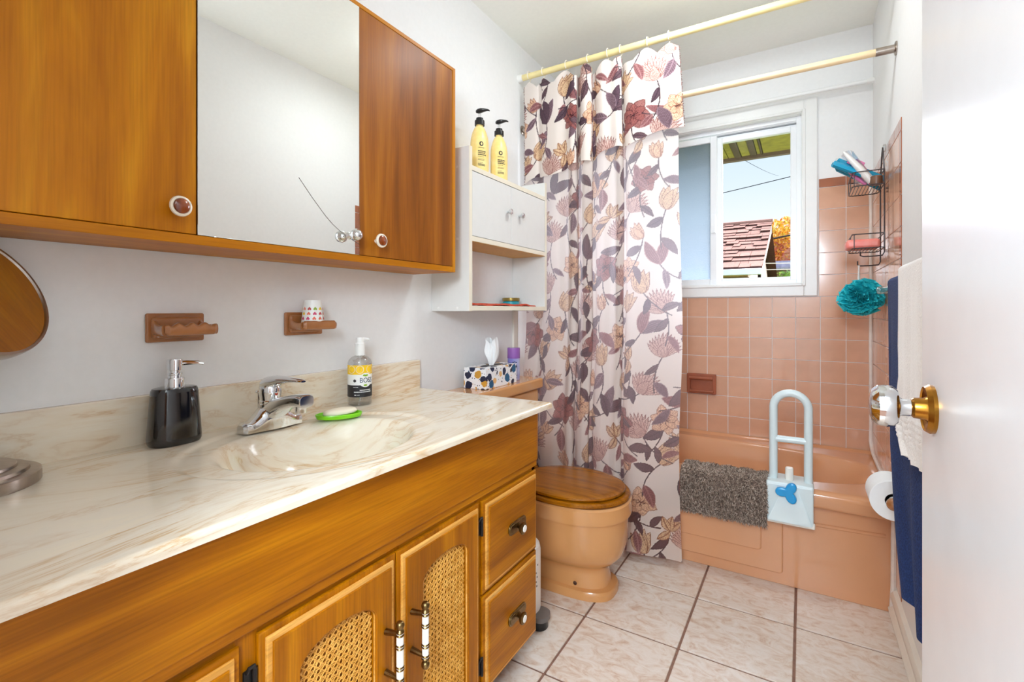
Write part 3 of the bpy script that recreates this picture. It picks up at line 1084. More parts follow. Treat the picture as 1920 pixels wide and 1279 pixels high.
def layered(g, loops_fn, x):
    """three stepped layers with routed edges"""
    for inset, h0, h1, bv in ((0, 0, .009, .003), (.010, .008, .0145, .0025), (.019, .013, .0185, .003)):
        g.flat(loops_fn(inset), h1 - h0, face_x(x + h0), bv, 1 if inset == .010 else 0)
    return g

def drawer(y0, y1, z0, z1, pull=True):
    g = layered(Geo(), lambda i: [[(y0 + i, z0 + i), (y1 - i, z0 + i), (y1 - i, z1 - i), (y0 + i, z1 - i)]], FX)
    d = part('drawer', g, [M['oak_y'], M['oak_edge']], van)
    if pull:
        yc, zc = (y0 + y1) / 2, (z0 + z1) / 2 + .002
        X0 = FX + .0185
        pl = Geo().flat([rrect(yc - .036, yc + .060, zc - .0165, zc + .0165, .0164, 6)], .004, face_x(X0), .0012)
        pl.flat([rrect(yc - .031, yc + .055, zc - .0115, zc + .0115, .0114, 6)], .0055, face_x(X0), .0012)
        pl.tube([(X0 + .004, yc + .014, zc), (X0 + .020, yc + .004, zc)], [.008, .0065], 12)
        h = part('pull', pl, M['brass_old'], d)
        part('pull_knob', Geo().lathe([(.006, 0), (.013, .003), (.0165, .008), (.0165, .012), (.0125, .0145), (.0, .0145)], (X0 + .016, yc + .004, zc), 28, 'X'), M['brass_old'], d)
        part('pull_inlay', Geo().lathe([(.010, 0), (.009, .0018), (.0, .0024)], (X0 + .0302, yc + .004, zc), 24, 'X'), M['porcelain'], d, 'white ceramic button')
    return d
drawer(1.026, 1.317, .345, .586)
drawer(1.026, 1.317, .088, .338)
drawer(.112, .400, .345, .586)
drawer(.112, .400, .088, .338)

def cane_door(y0, y1, z0, z1, st0, st1, handle_y):
    """door with an arched opening; st0, st1: stile widths"""
    a0, a1 = y0 + st0, y1 - st1
    spring = .492
    rise = .036
    def opening(grow):
        n = 14
        pts = [(a0 - grow, z0 + .05 - grow), (a1 + grow, z0 + .05 - grow)]
        w = (a1 - a0) / 2 + grow
        cyy = (a0 + a1) / 2
        for i in range(n + 1):
            t_ = math.pi * i / n
            pts.append((cyy + w * math.cos(t_), spring + (rise + grow) * math.sin(t_)))
        return pts
    g = Geo()
    for inset, h0, h1, bv in ((0, 0, .009, .003), (.010, .008, .0145, .0025), (.019, .013, .0185, .0025)):
        g.flat([[(y0 + inset, z0 + inset), (y1 - inset, z0 + inset), (y1 - inset, z1 - inset), (y0 + inset, z1 - inset)], opening(0)], h1 - h0, face_x(FX + h0), bv, 1 if inset == .010 else 0)
    d = part('door', g, [M['oak_z'], M['oak_edge']], van)
    # cane: backing and woven strands
    part('cane_backing', Geo().flat([opening(.001)], .003, face_x(FX + .0005)), M['cane_back'], d)
    g = Geo()
    X0 = FX + .0062
    pit = .0118
    def inside(y, z):
        if z < z0 + .05 or y < a0 or y > a1: return False
        if z <= spring: return True
        q = (y - (a0 + a1) / 2) / ((a1 - a0) / 2)
        return abs(q) < 1 and z < spring + rise * math.sqrt(1 - q * q)
    def strand(P, wid, ph, amp, lift):
        """flat strand along points, waving over and under"""
        run = []
        def flush():
            if len(run) > 1:
                V, F = [], []
                for i, (y, z, dy, dz, x) in enumerate(run):
                    V += [(x, y - dz * wid, z + dy * wid), (x + .0009, y, z), (x, y + dz * wid, z - dy * wid)]
                    if i:
                        k = 3 * i
                        F += [(k - 3, k - 2, k + 1, k), (k - 2, k - 1, k + 2, k + 1)]
                g.add(V, F)
            run.clear()
        for i in range(len(P)):
            y, z = P[i]
            p, q = P[max(i - 1, 0)], P[min(i + 1, len(P) - 1)]
            dy, dz = q[0] - p[0], q[1] - p[1]
            L = math.hypot(dy, dz); dy /= L; dz /= L
            if inside(y, z):
                run.append((y, z, dy, dz, X0 + lift + amp * math.cos(ph + i * math.pi / 2)))
            else:
                flush()
        flush()
    ny = int((a1 - a0) / pit) + 2
    nz = int((z1 - z0) / pit) + 2
    st = pit / 2
    for k in range(ny):
        for o_ in (-.0016, .0016):
            y = a0 + k * pit + o_
            strand([(y, z0 + .05 + st * i) for i in range(2 * nz)], .0010, k * math.pi, .0010, 0)
    for k in range(nz):
        for o_ in (-.0016, .0016):
            z = z0 + .05 + k * pit + o_
            strand([(a0 + st * i, z) for i in range(2 * ny)], .0010, k * math.pi + math.pi / 2, .0010, .0006)
    for k in range(-nz, ny + nz):
        for sg in (1, -1):
            P = [(a0 + k * pit + pit / 2 + sg * st * i, z0 + .05 + st * i) for i in range(2 * nz)]
            strand(P, .0012, k * math.pi, .0009, .0016)
    part('cane', g, M['cane'], d, 'woven cane webbing', smooth=60, kind='stuff')
    # handle
    HX, hz0, hz1 = FX + .052, .343, .482
    hg = Geo().tube([(HX, handle_y, hz0 + .01), (HX, handle_y, hz1 - .01)], .004, 10)
    for s, zz in ((1, hz1), (-1, hz0)):
        hg.ball((HX, handle_y, zz - s * .009), .0088, 10)
        hg.lathe([(.004, 0), (.0066, .003), (.0084, .006), (.0066, .009), (.0084, .012), (.0066, .015), (.005, .017)], (HX, handle_y, zz - s * .016 - (.017 if s > 0 else 0)), 20)
        hg.lathe([(.0066, 0), (.0086, .003), (.0068, .0055), (.0086, .008), (.0066, .011)], (HX, handle_y, zz - s * .049 - .0055), 20)
        hg.tube([(FX + .018, handle_y - .004, zz - s * .030), (HX, handle_y, zz - s * .026)], [.006, .0045], 10)
    part('handle', hg, M['brass_old'], d, 'antique brass handle')
    part('handle_grip', Geo().lathe([(.0068, 0), (.0072, .02), (.0072, hz1 - hz0 - .06), (.0068, hz1 - hz0 - .04)], (HX, handle_y, hz0 + .02), 20), M['porcelain'], d, 'white ceramic grip')
    return d
cane_door(.428, .716, .088, .588, .066, .060, .684)
cane_door(.719, 1.010, .088, .588, .070, .058, .757)
for y, z in ((.417, .52), (.417, .16), (1.018, .52), (1.018, .16)):
    g = Geo().box(FX, FX + .006, y - .009, y + .006, z - .02, z + .02, .002).tube([(FX + .008, y + .006, z - .022), (FX + .008, y + .006, z + .022)], .004, 10)
    g.tube([(FX + .006, y - .005, z + .018), (FX + .010, y - .004, z + .026), (FX + .010, y + .004, z + .026), (FX + .008, y + .006, z + .018)], .003, 8)
    part('hinge', g, M['iron'], van)

# ---- marble top with sunk oval basin
top = thing('marble_countertop', 'cream cultured marble vanity top with brown veins and oval basin', 'countertop', (-.95, .717, .772))
CX, CY, CA, CB = -.93, .717, .18, .22
X0, X1, Y0, Y1, ZT = XL + .002, -.675, .088, 1.366, .79
nx, ny = 150, 320
def sstep(a, b, t_):
    t_ = max(0, min(1, (t_ - a) / (b - a)))
    return t_ * t_ * (3 - 2 * t_)
def top_z(x, y):
    r = math.hypot((x - CX) / CA, (y - CY) / CB)
    r2 = math.hypot((x + .935) / .235, (y - CY) / .292)
    z = ZT - .0045 * (1 - sstep(.93, 1.0, r2))
    if r < 1.04:
        z -= .006 * (1 - sstep(.96, 1.04, r))
    if r < 1:
        z -= .135 * (1 - (max(0, r - .0) ** 2.6)) * sstep(0, .12, 1 - r) ** .6
    e = min(X1 - x, Y1 - y)
    if e < .008:
        z -= .008 - math.sqrt(max(0, .008 ** 2 - (.008 - e) ** 2))
    return z
def warp(n, a, b, fine_end):
    out = [a + (b - fine_end - a) * i / (n - 6) for i in range(n - 5)]
    return out + [b - fine_end + fine_end * t_ for t_ in (.25, .5, .72, .9, 1.0)]
xs, ysv = warp(nx, X0, X1, .009), warp(ny, Y0, Y1, .009)
V = [(x, y, top_z(x, y)) for y in ysv for x in xs]
w = len(xs)
F = [(j * w + i, j * w + i + 1, (j + 1) * w + i + 1, (j + 1) * w + i) for j in range(len(ysv) - 1) for i in range(w - 1)]
g = Geo().add(V, F)
skirt = [(x, Y0, top_z(x, Y0)) for x in xs] + [(X1, y, top_z(X1, y)) for y in ysv[1:]] + [(x, Y1, top_z(x, Y1)) for x in reversed(xs[:-1])]
lo = [(a, b, .772) for a, b, c in skirt]
k = len(skirt)
g.add(skirt + lo, [(i + 1, i, k + i, k + i + 1) for i in range(k - 1)])
# underside as a ring round the basin
und = [[(max(X0, min(X1, CX + .4 * math.copysign(1, math.cos(a)) if abs(math.cos(a)) > .01 else CX)), CY, .772) for a in (0,)]]
n = 64
ring_in = [(CX + 1.1 * CA * math.cos(2 * math.pi * i / n), CY + 1.1 * CB * math.sin(2 * math.pi * i / n), .7722) for i in range(n)]
def to_rect(i):
    a = 2 * math.pi * i / n
    dx, dy = math.cos(a), math.sin(a)
    tt = 9
    for lim, o_, d_ in ((X0, CX, dx), (X1, CX, dx), (Y0, CY, dy), (Y1, CY, dy)):
        if abs(d_) > 1e-6 and (lim - o_) / d_ > 0: tt = min(tt, (lim - o_) / d_)
    return (CX + dx * tt, CY + dy * tt, .7722)
g.add(ring_in + [to_rect(i) for i in range(n)], [(i, (i + 1) % n, n + (i + 1) % n, n + i) for i in range(n)])
part('counter', g, M['marble'], top, smooth=60)
part('backsplash', Geo().box(XL + .001, -1.221, .088, 1.366, .7885, .894, .003), M['marble'], top)
part('drain', Geo().lathe([(.0, .002), (.017, .003), (.020, .001), (.020, -.002), (0, -.002)], (CX, CY, ZT - .1455), 24), M['chrome'], top)

# ---- faucet
FXc, FYc = -1.128, .717
fa = thing('faucet', 'chrome single lever faucet at the back of the oval basin', 'faucet', (FXc, FYc, .79))
g = Geo()
secs = []
for t_ in [i / 24 for i in range(25)]:
    y = FYc - .077 + .154 * t_
    k = 1 - abs(2 * t_ - 1)
    hgt = .023 + .030 * sstep(.22, .80, k)
    hw = .022 + .006 * sstep(.1, .9, k)
    e = min(1, k / .10); e = math.sqrt(1 - (1 - e) ** 2)
    hw *= .62 + .38 * e; hgt *= .80 + .20 * e
    sec = []
    for px, pz in ((-1, 0), (-1, .55), (-.86, .86), (-.6, 1), (0, 1.03), (.6, 1), (.86, .86), (1, .55), (1, 0)):
        sec.append((FXc + px * hw, y, .7895 + pz * hgt))
    secs.append(sec)
g.loft(secs)
part('base', g, M['chrome'], fa)
g = Geo()
secs = []
for x, zc, hw, hh in ((-1.150, .815, .020, .022), (-1.128, .824, .026, .026), (-1.100, .840, .0255, .024), (-1.065, .855, .0225, .018), (-1.030, .865, .0205, .0150), (-1.008, .867, .0200, .0150), (-.992, .866, .0196, .0150), (-.989, .8655, .0180, .0135)):
    secs.append([(x, FYc + hw * math.copysign(abs(math.cos(a)) ** .6, math.cos(a)), zc + hh * math.copysign(abs(math.sin(a)) ** .6, math.sin(a))) for a in [2 * math.pi * i / 20 for i in range(20)]])
g.loft(secs)
g.lathe([(.0, 0), (.0115, 0), (.0125, .004), (.0125, .022), (.0, .022)], (-1.012, FYc, .838), 20)
part('spout', g, M['chrome'], fa)
g = Geo().lathe([(.026, 0), (.0265, .006), (.0245, .008), (.0255, .014), (.0235, .016), (.0245, .024), (.026, .034), (.0255, .046), (.021, .056), (.012, .062), (.0, .064)], (FXc - .004, FYc, .842), 32, X=None)
secs = []
for x, zc, hw, hh in ((-1.162, .866, .009, .012), (-1.153, .882, .018, .020), (-1.138, .895, .0245, .019), (-1.112, .904, .0245, .0145), (-1.080, .9095, .019, .0098), (-1.050, .912, .0145, .0062), (-1.022, .9125, .012, .0046), (-1.008, .912, .010, .0036), (-1.002, .9115, .006, .002)):
    secs.append([(x, FYc + hw * math.cos(a), zc + hh * math.sin(a)) for a in [2 * math.pi * i / 18 for i in range(18)]])
g.loft(secs)
part('lever', g, M['chrome'], fa)
g = Geo().lathe([(.0, 0), (.0042, 0), (.0042, .0012), (0, .0014)], (FXc + .0205, FYc, .874), 16, 'X')
part('hot_cold_mark', g, M['red_cloth'], fa, 'small red and blue temperature dot')
g = Geo().tube([(-1.170, FYc - .006, .80), (-1.170, FYc - .006, .872)], .0028, 8).lathe([(.0, 0), (.008, 0), (.009, .003), (.006, .006), (.0, .006)], (-1.170, FYc - .006, .872), 16)
part('lift_rod', g, M['chrome'], fa)

# ---- black soap dispenser
SX, SY = -1.172, .522
sd = thing('soap_dispenser', 'glossy black soap dispenser with chrome pump left of the faucet', 'soap dispenser', (SX, SY, .79))
secs = []
for z, a, b in ((.790, .030, .044), (.791, .033, .048), (.797, .0365, .0505), (.806, .0368, .0508), (.86, .034, .047), (.898, .032, .0445), (.906, .0312, .0437), (.911, .0285, .041), (.9125, .024, .036), (.9125, .012, .014)):
    secs.append(ell(SX, SY, a, b, z, 40, 2.5))
part('body', Geo().loft(secs), M['black_gloss'], sd)
pm = part('pump', Geo().lathe([(.0185, 0), (.0185, .018), (.0175, .020), (.013, .020), (.013, .026), (.0145, .027), (.0145, .030), (.0115, .031), (.0115, .036), (.0145, .037), (.0150, .058), (.0140, .0605), (.0, .0605)], (SX, SY, .9122), 28), M['chrome'], sd)
g = Geo()
g.tube([(SX, SY, .9625), (SX + .012, SY + .018, .9635), (SX + .022, SY + .036, .9630), (SX + .027, SY + .046, .9605)], [.0055, .0052, .0042, .0036], 10)
part('nozzle', g, M['chrome'], pm)

# ---- hand soap bottle
BX, BY, BR = -1.166, 1.030, .0355
bt = thing('hand_soap_bottle', 'clear hand soap bottle with a yellow and black lemon label beside the backsplash', 'bottle', (BX, BY, .79))
part('body', Geo().lathe([(.0, 0), (.031, 0), (BR - .001, .003), (BR, .009), (BR, .128), (BR - .003, .137), (BR - .011, .145), (.015, .149), (.013, .152), (.0, .152)], (BX, BY, .79), 40), M['clear'], bt)
part('liquid', Geo().lathe([(.0, 0), (.029, .001), (BR - .003, .006), (BR - .003, .028), (.0, .028)], (BX, BY, .7915), 32), M['clear'], bt, 'soap left at the bottom')
pm = part('pump', Geo().lathe([(.0155, 0), (.0155, .036), (.0125, .038), (.0115, .040), (.0118, .052), (.0100, .055), (.0, .055)], (BX, BY, .9405), 28), M['white_plastic'], bt)
part('nozzle', Geo().tube([(BX, BY, .9905), (BX + .010, BY + .013, .9905), (BX + .017, BY + .022, .9885)], [.0065, .005, .0038], 10), M['white_plastic'], pm)
part('dip_tube', Geo().tube([(BX, BY, .80), (BX, BY, .94)], .0025, 8), M['white_plastic'], bt)
toward = math.degrees(math.atan2(-BY, -BX))   # the side that faces the room
face = R(toward + 12)
def wrap(bx, by, r, ang, z):
    def f(a, b, c):
        t_ = ang + a / r
        return (bx + (r + c) * math.cos(t_), by + (r + c) * math.sin(t_), z + b)
    return f
def patch(g, bx, by, r, ang, z, w, h, mi=0, n=24, dz=0):
    f = wrap(bx, by, r, ang, z)
    V = []
    for i in range(n + 1):
        a = -w / 2 + w * i / n
        V += [f(a, -h / 2, 0), f(a, h / 2, 0)]
    g.add(V, [(2 * i, 2 * i + 2, 2 * i + 3, 2 * i + 1) for i in range(n)], mi)
    return g
def disc(g, f, cx, cy_, a, b, mi=0, n=28):
    V = [f(cx, cy_, 0)] + [f(cx + a * math.cos(2 * math.pi * i / n), cy_ + b * math.sin(2 * math.pi * i / n), 0) for i in range(n)]
    g.add(V, [(0, 1 + i, 1 + (i + 1) % n) for i in range(n)], mi)
    return g
lb = part('label', patch(Geo(), BX, BY, BR + .0004, face, .79 + .075, .150, .096), M['lab_white'], bt)
part('label_band', patch(Geo(), BX, BY, BR + .0007, face, .79 + .109, .122, .028), M['lab_yellow'], lb, 'yellow lemon band')
part('label_panel', patch(Geo(), BX, BY, BR + .0007, face, .79 + .045, .150, .036), M['lab_black'], lb, 'black panel')
f = wrap(BX, BY, BR + .0012, face, .79)
g = disc(Geo(), f, .010, .078, .022, .0215)
part('label_oval', g, M['lab_white'], lb)
f = wrap(BX, BY, BR + .0016, face, .79)
g = Geo().text('BOSS', .0215, wrap=lambda a, b, c: f(a + .0125, b + .077, c * .2), sx=.86, bend=.0)
part('label_name', g, M['ink_blue'], lb)
g = disc(disc(disc(Geo(), f, .006, .0925, .005, .0028), f, .014, .0925, .004, .0026), f, .009, .0625, .006, .0028)
disc(g, f, .010, .0905, .003, .002)
part('label_lemons', g, M['lab_green'], lb)
f2 = wrap(BX, BY, BR + .0012, face, .79)
g = Geo()
for (px, pz, w_, h_) in ((.010, .048, .036, .0026), (.002, .0425, .054, .0026), (-.020, .057, .016, .0012), (-.021, .0335, .006, .003), (-.012, .0335, .008, .0016)):
    n_ = max(3, int(w_ / .004))
    for i in range(n_):
        a0 = px - w_ / 2 + w_ * i / n_
        g.add([f2(a0, pz - h_ / 2, 0), f2(a0 + w_ / n_ * .8, pz - h_ / 2, 0), f2(a0 + w_ / n_ * .8, pz + h_ / 2, 0), f2(a0, pz + h_ / 2, 0)], [(0, 1, 2, 3)])
part('label_small_print', g, M['lab_white'], lb)
g = disc(Geo(), f2, -.023, .0765, .0045, .0045)
part('label_stamp', g, M['ink'], lb)
lens_ = Geo()
for cx_ in (-.034, -.008, .024):
    V = []
    for i in range(25):
        a = 2 * math.pi * i / 24
        V += [f2(cx_ + .012 * math.cos(a), .110 + .012 * math.sin(a), 0), f2(cx_ + .0105 * math.cos(a), .110 + .0105 * math.sin(a), 0)]
    V = [(x, y, min(max(z, .79 + .0955), .79 + .1225)) for x, y, z in V]
    lens_.add(V, [(2 * i, 2 * i + 2, 2 * i + 3, 2 * i + 1) for i in range(24)])
part('lemon_rings', lens_, M['soap'], lb)

# ---- green soap dish and soap
GX, GY = -1.070, .874
Rz = Matrix.Translation((GX, GY, .7895)) @ Matrix.Rotation(R(-32), 4, 'Z')
g = Geo()
def rim(a, b, z): return ell(0, 0, a, b, z, 44, 2.2)
g.loft([rim(.026, .048, 0), rim(.033, .057, .002), rim(.035, .060, .010), rim(.034, .059, .0125), rim(.0315, .0565, .0125), rim(.028, .052, .006), rim(.02, .04, .005)], X=Rz)
t = single('soap_dish', g, M['green'], 'lime green oval soap dish on the rim of the basin', 'soap dish', (GX, GY, .7895))
g = Geo()
for z, s in ((.0075, .55), (.0085, .8), (.012, .96), (.0165, 1.0), (.021, .93), (.0245, .75), (.0262, .45), (.0266, .1)):
    pass
Rs = Matrix.Translation((GX, GY + .004, .7895 + .0075)) @ Matrix.Rotation(R(-32), 4, 'Z') @ Matrix.Rotation(R(4), 4, 'X')
g.loft([ell(0, 0, .0235 * s, .044 * s, (z - .0062) * .86, 40, 2.3) for z, s in ((.0065, .6), (.0075, .82), (.011, .97), (.0155, 1.0), (.020, .95), (.0238, .8), (.0262, .5), (.0268, .12))], X=Rs)
single('soap_bar', g, M['soap'], 'ivory bar of soap lying in the lime green dish', 'soap', (GX, GY, .797))

# ---- make-up mirror at the left edge
MX, MY = -1.155, .202
mm = thing('makeup_mirror', 'round double sided make-up mirror on a stepped nickel foot at the left edge', 'mirror', (MX, MY, .79))
part('foot', Geo().lathe([(.0, 0), (.0966, 0), (.0986, .003), (.0986, .019), (.0966, .0205), (.084, .0215), (.083, .0265), (.081, .028), (.069, .029), (.068, .033), (.066, .0345), (.030, .0365), (.012, .040), (.008, .046), (.0, .046)], (MX, MY, .79), 64), M['steel'], mm)
part('stem', Geo().tube([(MX, MY, .83), (-1.145, .207, .990)], .007, 16), M['steel'], mm)
# yoke and head
yaw_ = R(35)
tilt = R(24.6)
HC = Matrix.Translation((-1.137, .217, 1.104)) @ Matrix.Rotation(yaw_, 4, 'Z') @ Matrix.Rotation(-tilt, 4, 'Y')
yk = [Vector((0, .1175 * math.cos(a), .1175 * math.sin(a))) for a in [R(180 + 180 * i / 24) for i in range(25)]]
HY = Matrix.Translation((-1.137, .217, 1.104)) @ Matrix.Rotation(yaw_, 4, 'Z')
part('yoke', Geo().tube([HY @ Vector((-.012, p.y, p.z)) for p in yk[:13]], .004, 8), M['steel'], mm)
hd = part('frame', Geo().lathe([(.1065, -.012), (.1105, -.012), (.112, -.008), (.112, .008), (.1105, .012), (.1065, .012), (.1065, .009), (.1065, -.009)], (0, 0, 0), 72, 'X', X=HC), M['steel'], mm)
part('glass', Geo().lathe([(.0, .0098), (.107, .0098), (.107, -.0098), (.0, -.0098)], (0, 0, 0), 72, 'X', X=HC), M['mirror'], hd, 'mirror face', smooth=20)
part('pivot', Geo().lathe([(.005, 0), (.005, .006), (.0035, .010), (.0, .0105)], (0, .112, 0), 14, 'Y', X=HC), M['steel'], mm)

# ================================================================== ceramic holders on the wall
def holder(name, label, y0, y1, z0, z1, scallop):
    t = thing(name, label, 'wall holder', (XL, (y0 + y1) / 2, z0))
    Y, Z = (y0 + y1) / 2, (z0 + z1) / 2
    g = Geo().box(XL, XL + .010, y0, y1, z0, z1, .004, 3)
    g.box(XL + .006, XL + .020, y0 + .008, y1 - .008, z0 + .008, z1 - .008, .007, 3)
    part('back_plate', g, M['ceramic_brown'], t)
    # tray: a lipped ledge reaching out
    g = Geo()
    xa, xb = XL + .012, XL + .085
    w0, w1 = (y1 - y0) / 2 - .012, (y1 - y0) / 2 - .006
    n = 110
    zt, zb = Z + .009, Z - .016
    if scallop:
        def zfun(s): return zt + .0034 * math.cos(s * 4 * math.pi * 2) * 1.0
    else:
        def zfun(s): return zt
    # front lip as a wavy bar
    secs = []
    for i in range(n + 1):
        s = i / n
        y = Y - w1 + 2 * w1 * s
        e = min(1.0, min(s, 1 - s) * 14)
        hh = (zfun(s) - zb) / 2 * (.55 + .45 * e); zc = (zfun(s) + zb) / 2
        tx = .009 * (.5 + .5 * e)
        secs.append([(xb - .009 + tx * math.copysign(abs(math.cos(a)) ** .7, math.cos(a)), y, zc + hh * math.copysign(abs(math.sin(a)) ** .7, math.sin(a))) for a in [2 * math.pi * k / 16 for k in range(16)]])
    g.loft(secs)
    part('lip', g, M['ceramic_brown'], t)
    g = Geo().box(xa, xb - .008, Y - w0, Y + w0, zb + .001, zb + .009, .003)
    for s in (-1, 1):
        secs = []
        for i in range(13):
            u = i / 12
            x = xa + (xb - .010 - xa) * u
            h_ = (.020 if not scallop else .024) * (1 - .12 * math.sin(u * math.pi)) + (.012 * (1 - u) ** 3)
            ww = .006
            yc = Y + s * (w0 - .002 + (w1 - w0) * u)
            secs.append([(x, yc + ww * math.copysign(abs(math.cos(a)) ** .7, math.cos(a)), zb + .001 + h_ / 2 + h_ / 2 * math.copysign(abs(math.sin(a)) ** .7, math.sin(a))) for a in [2 * math.pi * k / 14 for k in range(14)]])
        g.loft(secs)
    part('tray', g, M['ceramic_brown'], t)
    return zb + .009
holder('soap_holder', 'brown ceramic wall soap holder with a scalloped lip above the black dispenser', .492, .612, 1.007, 1.072, True)
zcup = holder('cup_holder', 'brown ceramic wall holder with a plain lip carrying the paper cup', .824, .945, 1.008, 1.073, False)
# paper cup, upside down, printed with hearts
PX, PY = -1.188, .880
pc = thing('paper_cup', 'upturned paper cup printed with coloured hearts on the wall holder', 'cup', (PX, PY, zcup))
CH = 1.107 - zcup
rb, rt_ = .0315, .0235
part('cup_wall', Geo().lathe([(rb - .001, 0), (rb + .001, .001), (rb, .003), (rt_, CH - .002), (rt_ - .001, CH), (rt_ - .002, CH - .003), (0, CH - .003)], (PX, PY, zcup), 36), M['lab_white'], pc)
hc = [(206, 70, 110), (150, 176, 60), (240, 196, 60), (226, 110, 84), (236, 150, 130), (120, 90, 130), (196, 76, 76)]
hm = [plain('heart_ink_%d' % i, c, 0.6, var=0.05) for i, c in enumerate(hc)]
g = Geo()
k = 0
for row in range(4):
    zz = .009 + row * .0135
    r_ = rb + (rt_ - rb) * (zz / CH) + .0006
    for i in range(11):
        a = 2 * math.pi * (i + .1 * row) / 11
        f = wrap(PX, PY, r_, a, zcup + zz)
        tl_ = (rb - rt_) / CH
        pts = []
        for q in range(20):
            t_ = 2 * math.pi * q / 20
            hx = 16 * math.sin(t_) ** 3; hy = -(13 * math.cos(t_) - 5 * math.cos(2 * t_) - 2 * math.cos(3 * t_) - math.cos(4 * t_))
            sx_, sy_ = hx * .00032, hy * .00034
            pts.append(f(sx_, sy_, -sy_ * tl_))
        g.add([f(0, 0, 0)] + pts, [(0, 1 + q, 1 + (q + 1) % 20) for q in range(20)], (row * 3 + i * 2 + (i * row) % 3) % 7)
part('heart_print', g, hm, pc)

# ================================================================== medicine cabinet
UX, UZ0, UZ1, UY0, UY1 = -1.044, 1.211, 1.925, .080, 1.349
mc = thing('medicine_cabinet', 'cherry wood medicine cabinet with a middle mirror door on the left wall', 'cabinet', (-1.14, .717, UZ0))
g = Geo().box(XL + .001, UX, UY0, UY0 + .015, UZ0, UZ1, .001, 1).box(XL + .001, UX, UY1 - .015, UY1, UZ0, UZ1, .001, 1)
g.box(XL + .001, XL + .006, UY0 + .015, UY1 - .015, UZ0, UZ1)
part('sides', g, M['walnut_z'], mc)
part('rail', Geo().box(XL + .001, UX, UY0 + .015, UY1 - .015, UZ0, UZ0 + .019, .001, 1), M['walnut_y'], mc)
part('rail', Geo().box(XL + .001, UX, UY0 + .015, UY1 - .015, UZ1 - .012, UZ1, .001, 1), M['walnut_y'], mc)
D0, D1, Z0, Z1 = UX - .018, UX - .001, UZ0 + .0205, UZ1 - .0125
dl = part('door', Geo().box(D0, D1, .0965, .5045, Z0, Z1, .001, 1), M['walnut_z'], mc)
md = part('mirror_door', Geo().box(D0 - .004, D1 - .004, .5065, .9195, Z0, Z1), M['walnut_z'], mc)
part('mirror_glass', Geo().box(D1 - .004, D1 + .0015, .5062, .9198, Z0 - .0005, Z1, .0006, 1), M['mirror'], md, 'cracked mirror', smooth=0)
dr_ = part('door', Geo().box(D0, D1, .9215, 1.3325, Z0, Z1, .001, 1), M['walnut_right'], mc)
xm = D1 + .0015
cr = [(.734, 1.400), (.752, 1.380), (.771, 1.359), (.790, 1.340), (.810, 1.320), (.832, 1.302), (.856, 1.287), (.886, 1.273), (.919, 1.260)]
part('crack', Geo().tube([(xm, y, z) for y, z in cr], .0009, 6), M['grey_plastic'], md, 'hairline crack')
def oval_knob(parent, y, z):
    k = part('knob', Geo().lathe([(.006, 0), (.006, .010), (.013, .014), (.0185, .018), (.0200, .022), (.0190, .0255), (.0155, .0268), (.0140, .0255), (.0, .0255)], (D1, y, z), 36, 'X'), M['cream_ring'], parent, 'cream ringed knob')
    part('knob_inlay', Geo().lathe([(.0148, .0250), (.0135, .0285), (.009, .0310), (.0, .0320)], (D1, y, z), 32, 'X'), M['agate'], parent, 'dark amber inlay')
oval_knob(dl, .466, 1.279)
oval_knob(dr_, .982, 1.276)
part('knob', Geo().lathe([(.010, 0), (.008, .004), (.0055, .008), (.0055, .013), (.0105, .017), (.0150, .023), (.0165, .030), (.0150, .037), (.0105, .043), (.005, .0455), (.0, .046)], (xm, .884, 1.279), 36, 'X'), M['chrome'], md, 'chrome ball knob')

# ================================================================== white shelf unit over the toilet
SXF, SY0, SY1 = -1.058, 1.451, 2.083
su = thing('wall_shelf_cabinet', 'white over-toilet wall cabinet with two small doors and open shelves', 'cabinet', (-1.15, 1.767, 1.075))
def edged(x0, x1, y0, y1, z0, z1):
    g = Geo().box(x0, x1 - .0015, y0, y1, z0, z1)
    g.box(x1 - .0015, x1, y0, y1, z0, z1, 0, mi=1)
    return g
mel = [M['melamine'], M['melamine_edge']]
part('side_panel', edged(XL + .001, SXF, SY0, SY0 + .018, 1.075, 1.690), mel, su)
part('side_panel', edged(XL + .001, SXF, SY1 - .018, SY1, 1.075, 1.690), mel, su)
part('top_shelf', edged(XL + .001, SXF, SY0 + .018, SY1 - .018, 1.603, 1.621), mel, su)
part('middle_shelf', edged(XL + .001, SXF, SY0 + .018, SY1 - .018, 1.3385, 1.3565), mel, su)
part('underside', Geo().box(XL + .002, SXF - .002, SY0 + .0185, SY1 - .0185, 1.3365, 1.3384), M['chipboard'], su, 'bare tan underside')
part('bottom_shelf', edged(XL + .001, SXF, SY0 + .018, SY1 - .018, 1.077, 1.095), mel, su)
part('back_panel', Geo().box(XL + .001, XL + .004, SY0 + .018, SY1 - .018, 1.3566, 1.6029), M['melamine'], su)
for a, b, ky in ((SY0 + .0195, 1.7515, 1.722), (1.7535, SY1 - .0195, 1.822)):
    d = part('door', Geo().box(SXF - .018, SXF - .001, a, b, 1.3585, 1.6010, .001, 1), M['melamine'], su)
    part('knob', Geo().lathe([(.005, 0), (.005, .008), (.0095, .012), (.0125, .017), (.0125, .020), (.0105, .0225), (.0, .0232)], (SXF - .001, ky, 1.489), 28, 'X'), M['chrome'], d, 'small chrome knob')
for x, z in ((-1.115, 1.618), (-1.115, 1.347), (-1.115, 1.086), (-1.205, 1.086)):
    part('screw_cap', Geo().lathe([(.0055, 0), (.0055, -.001), (.004, -.002), (.0, -.002)], (x, SY0, z), 16, 'Y'), M['white_plastic'], su)

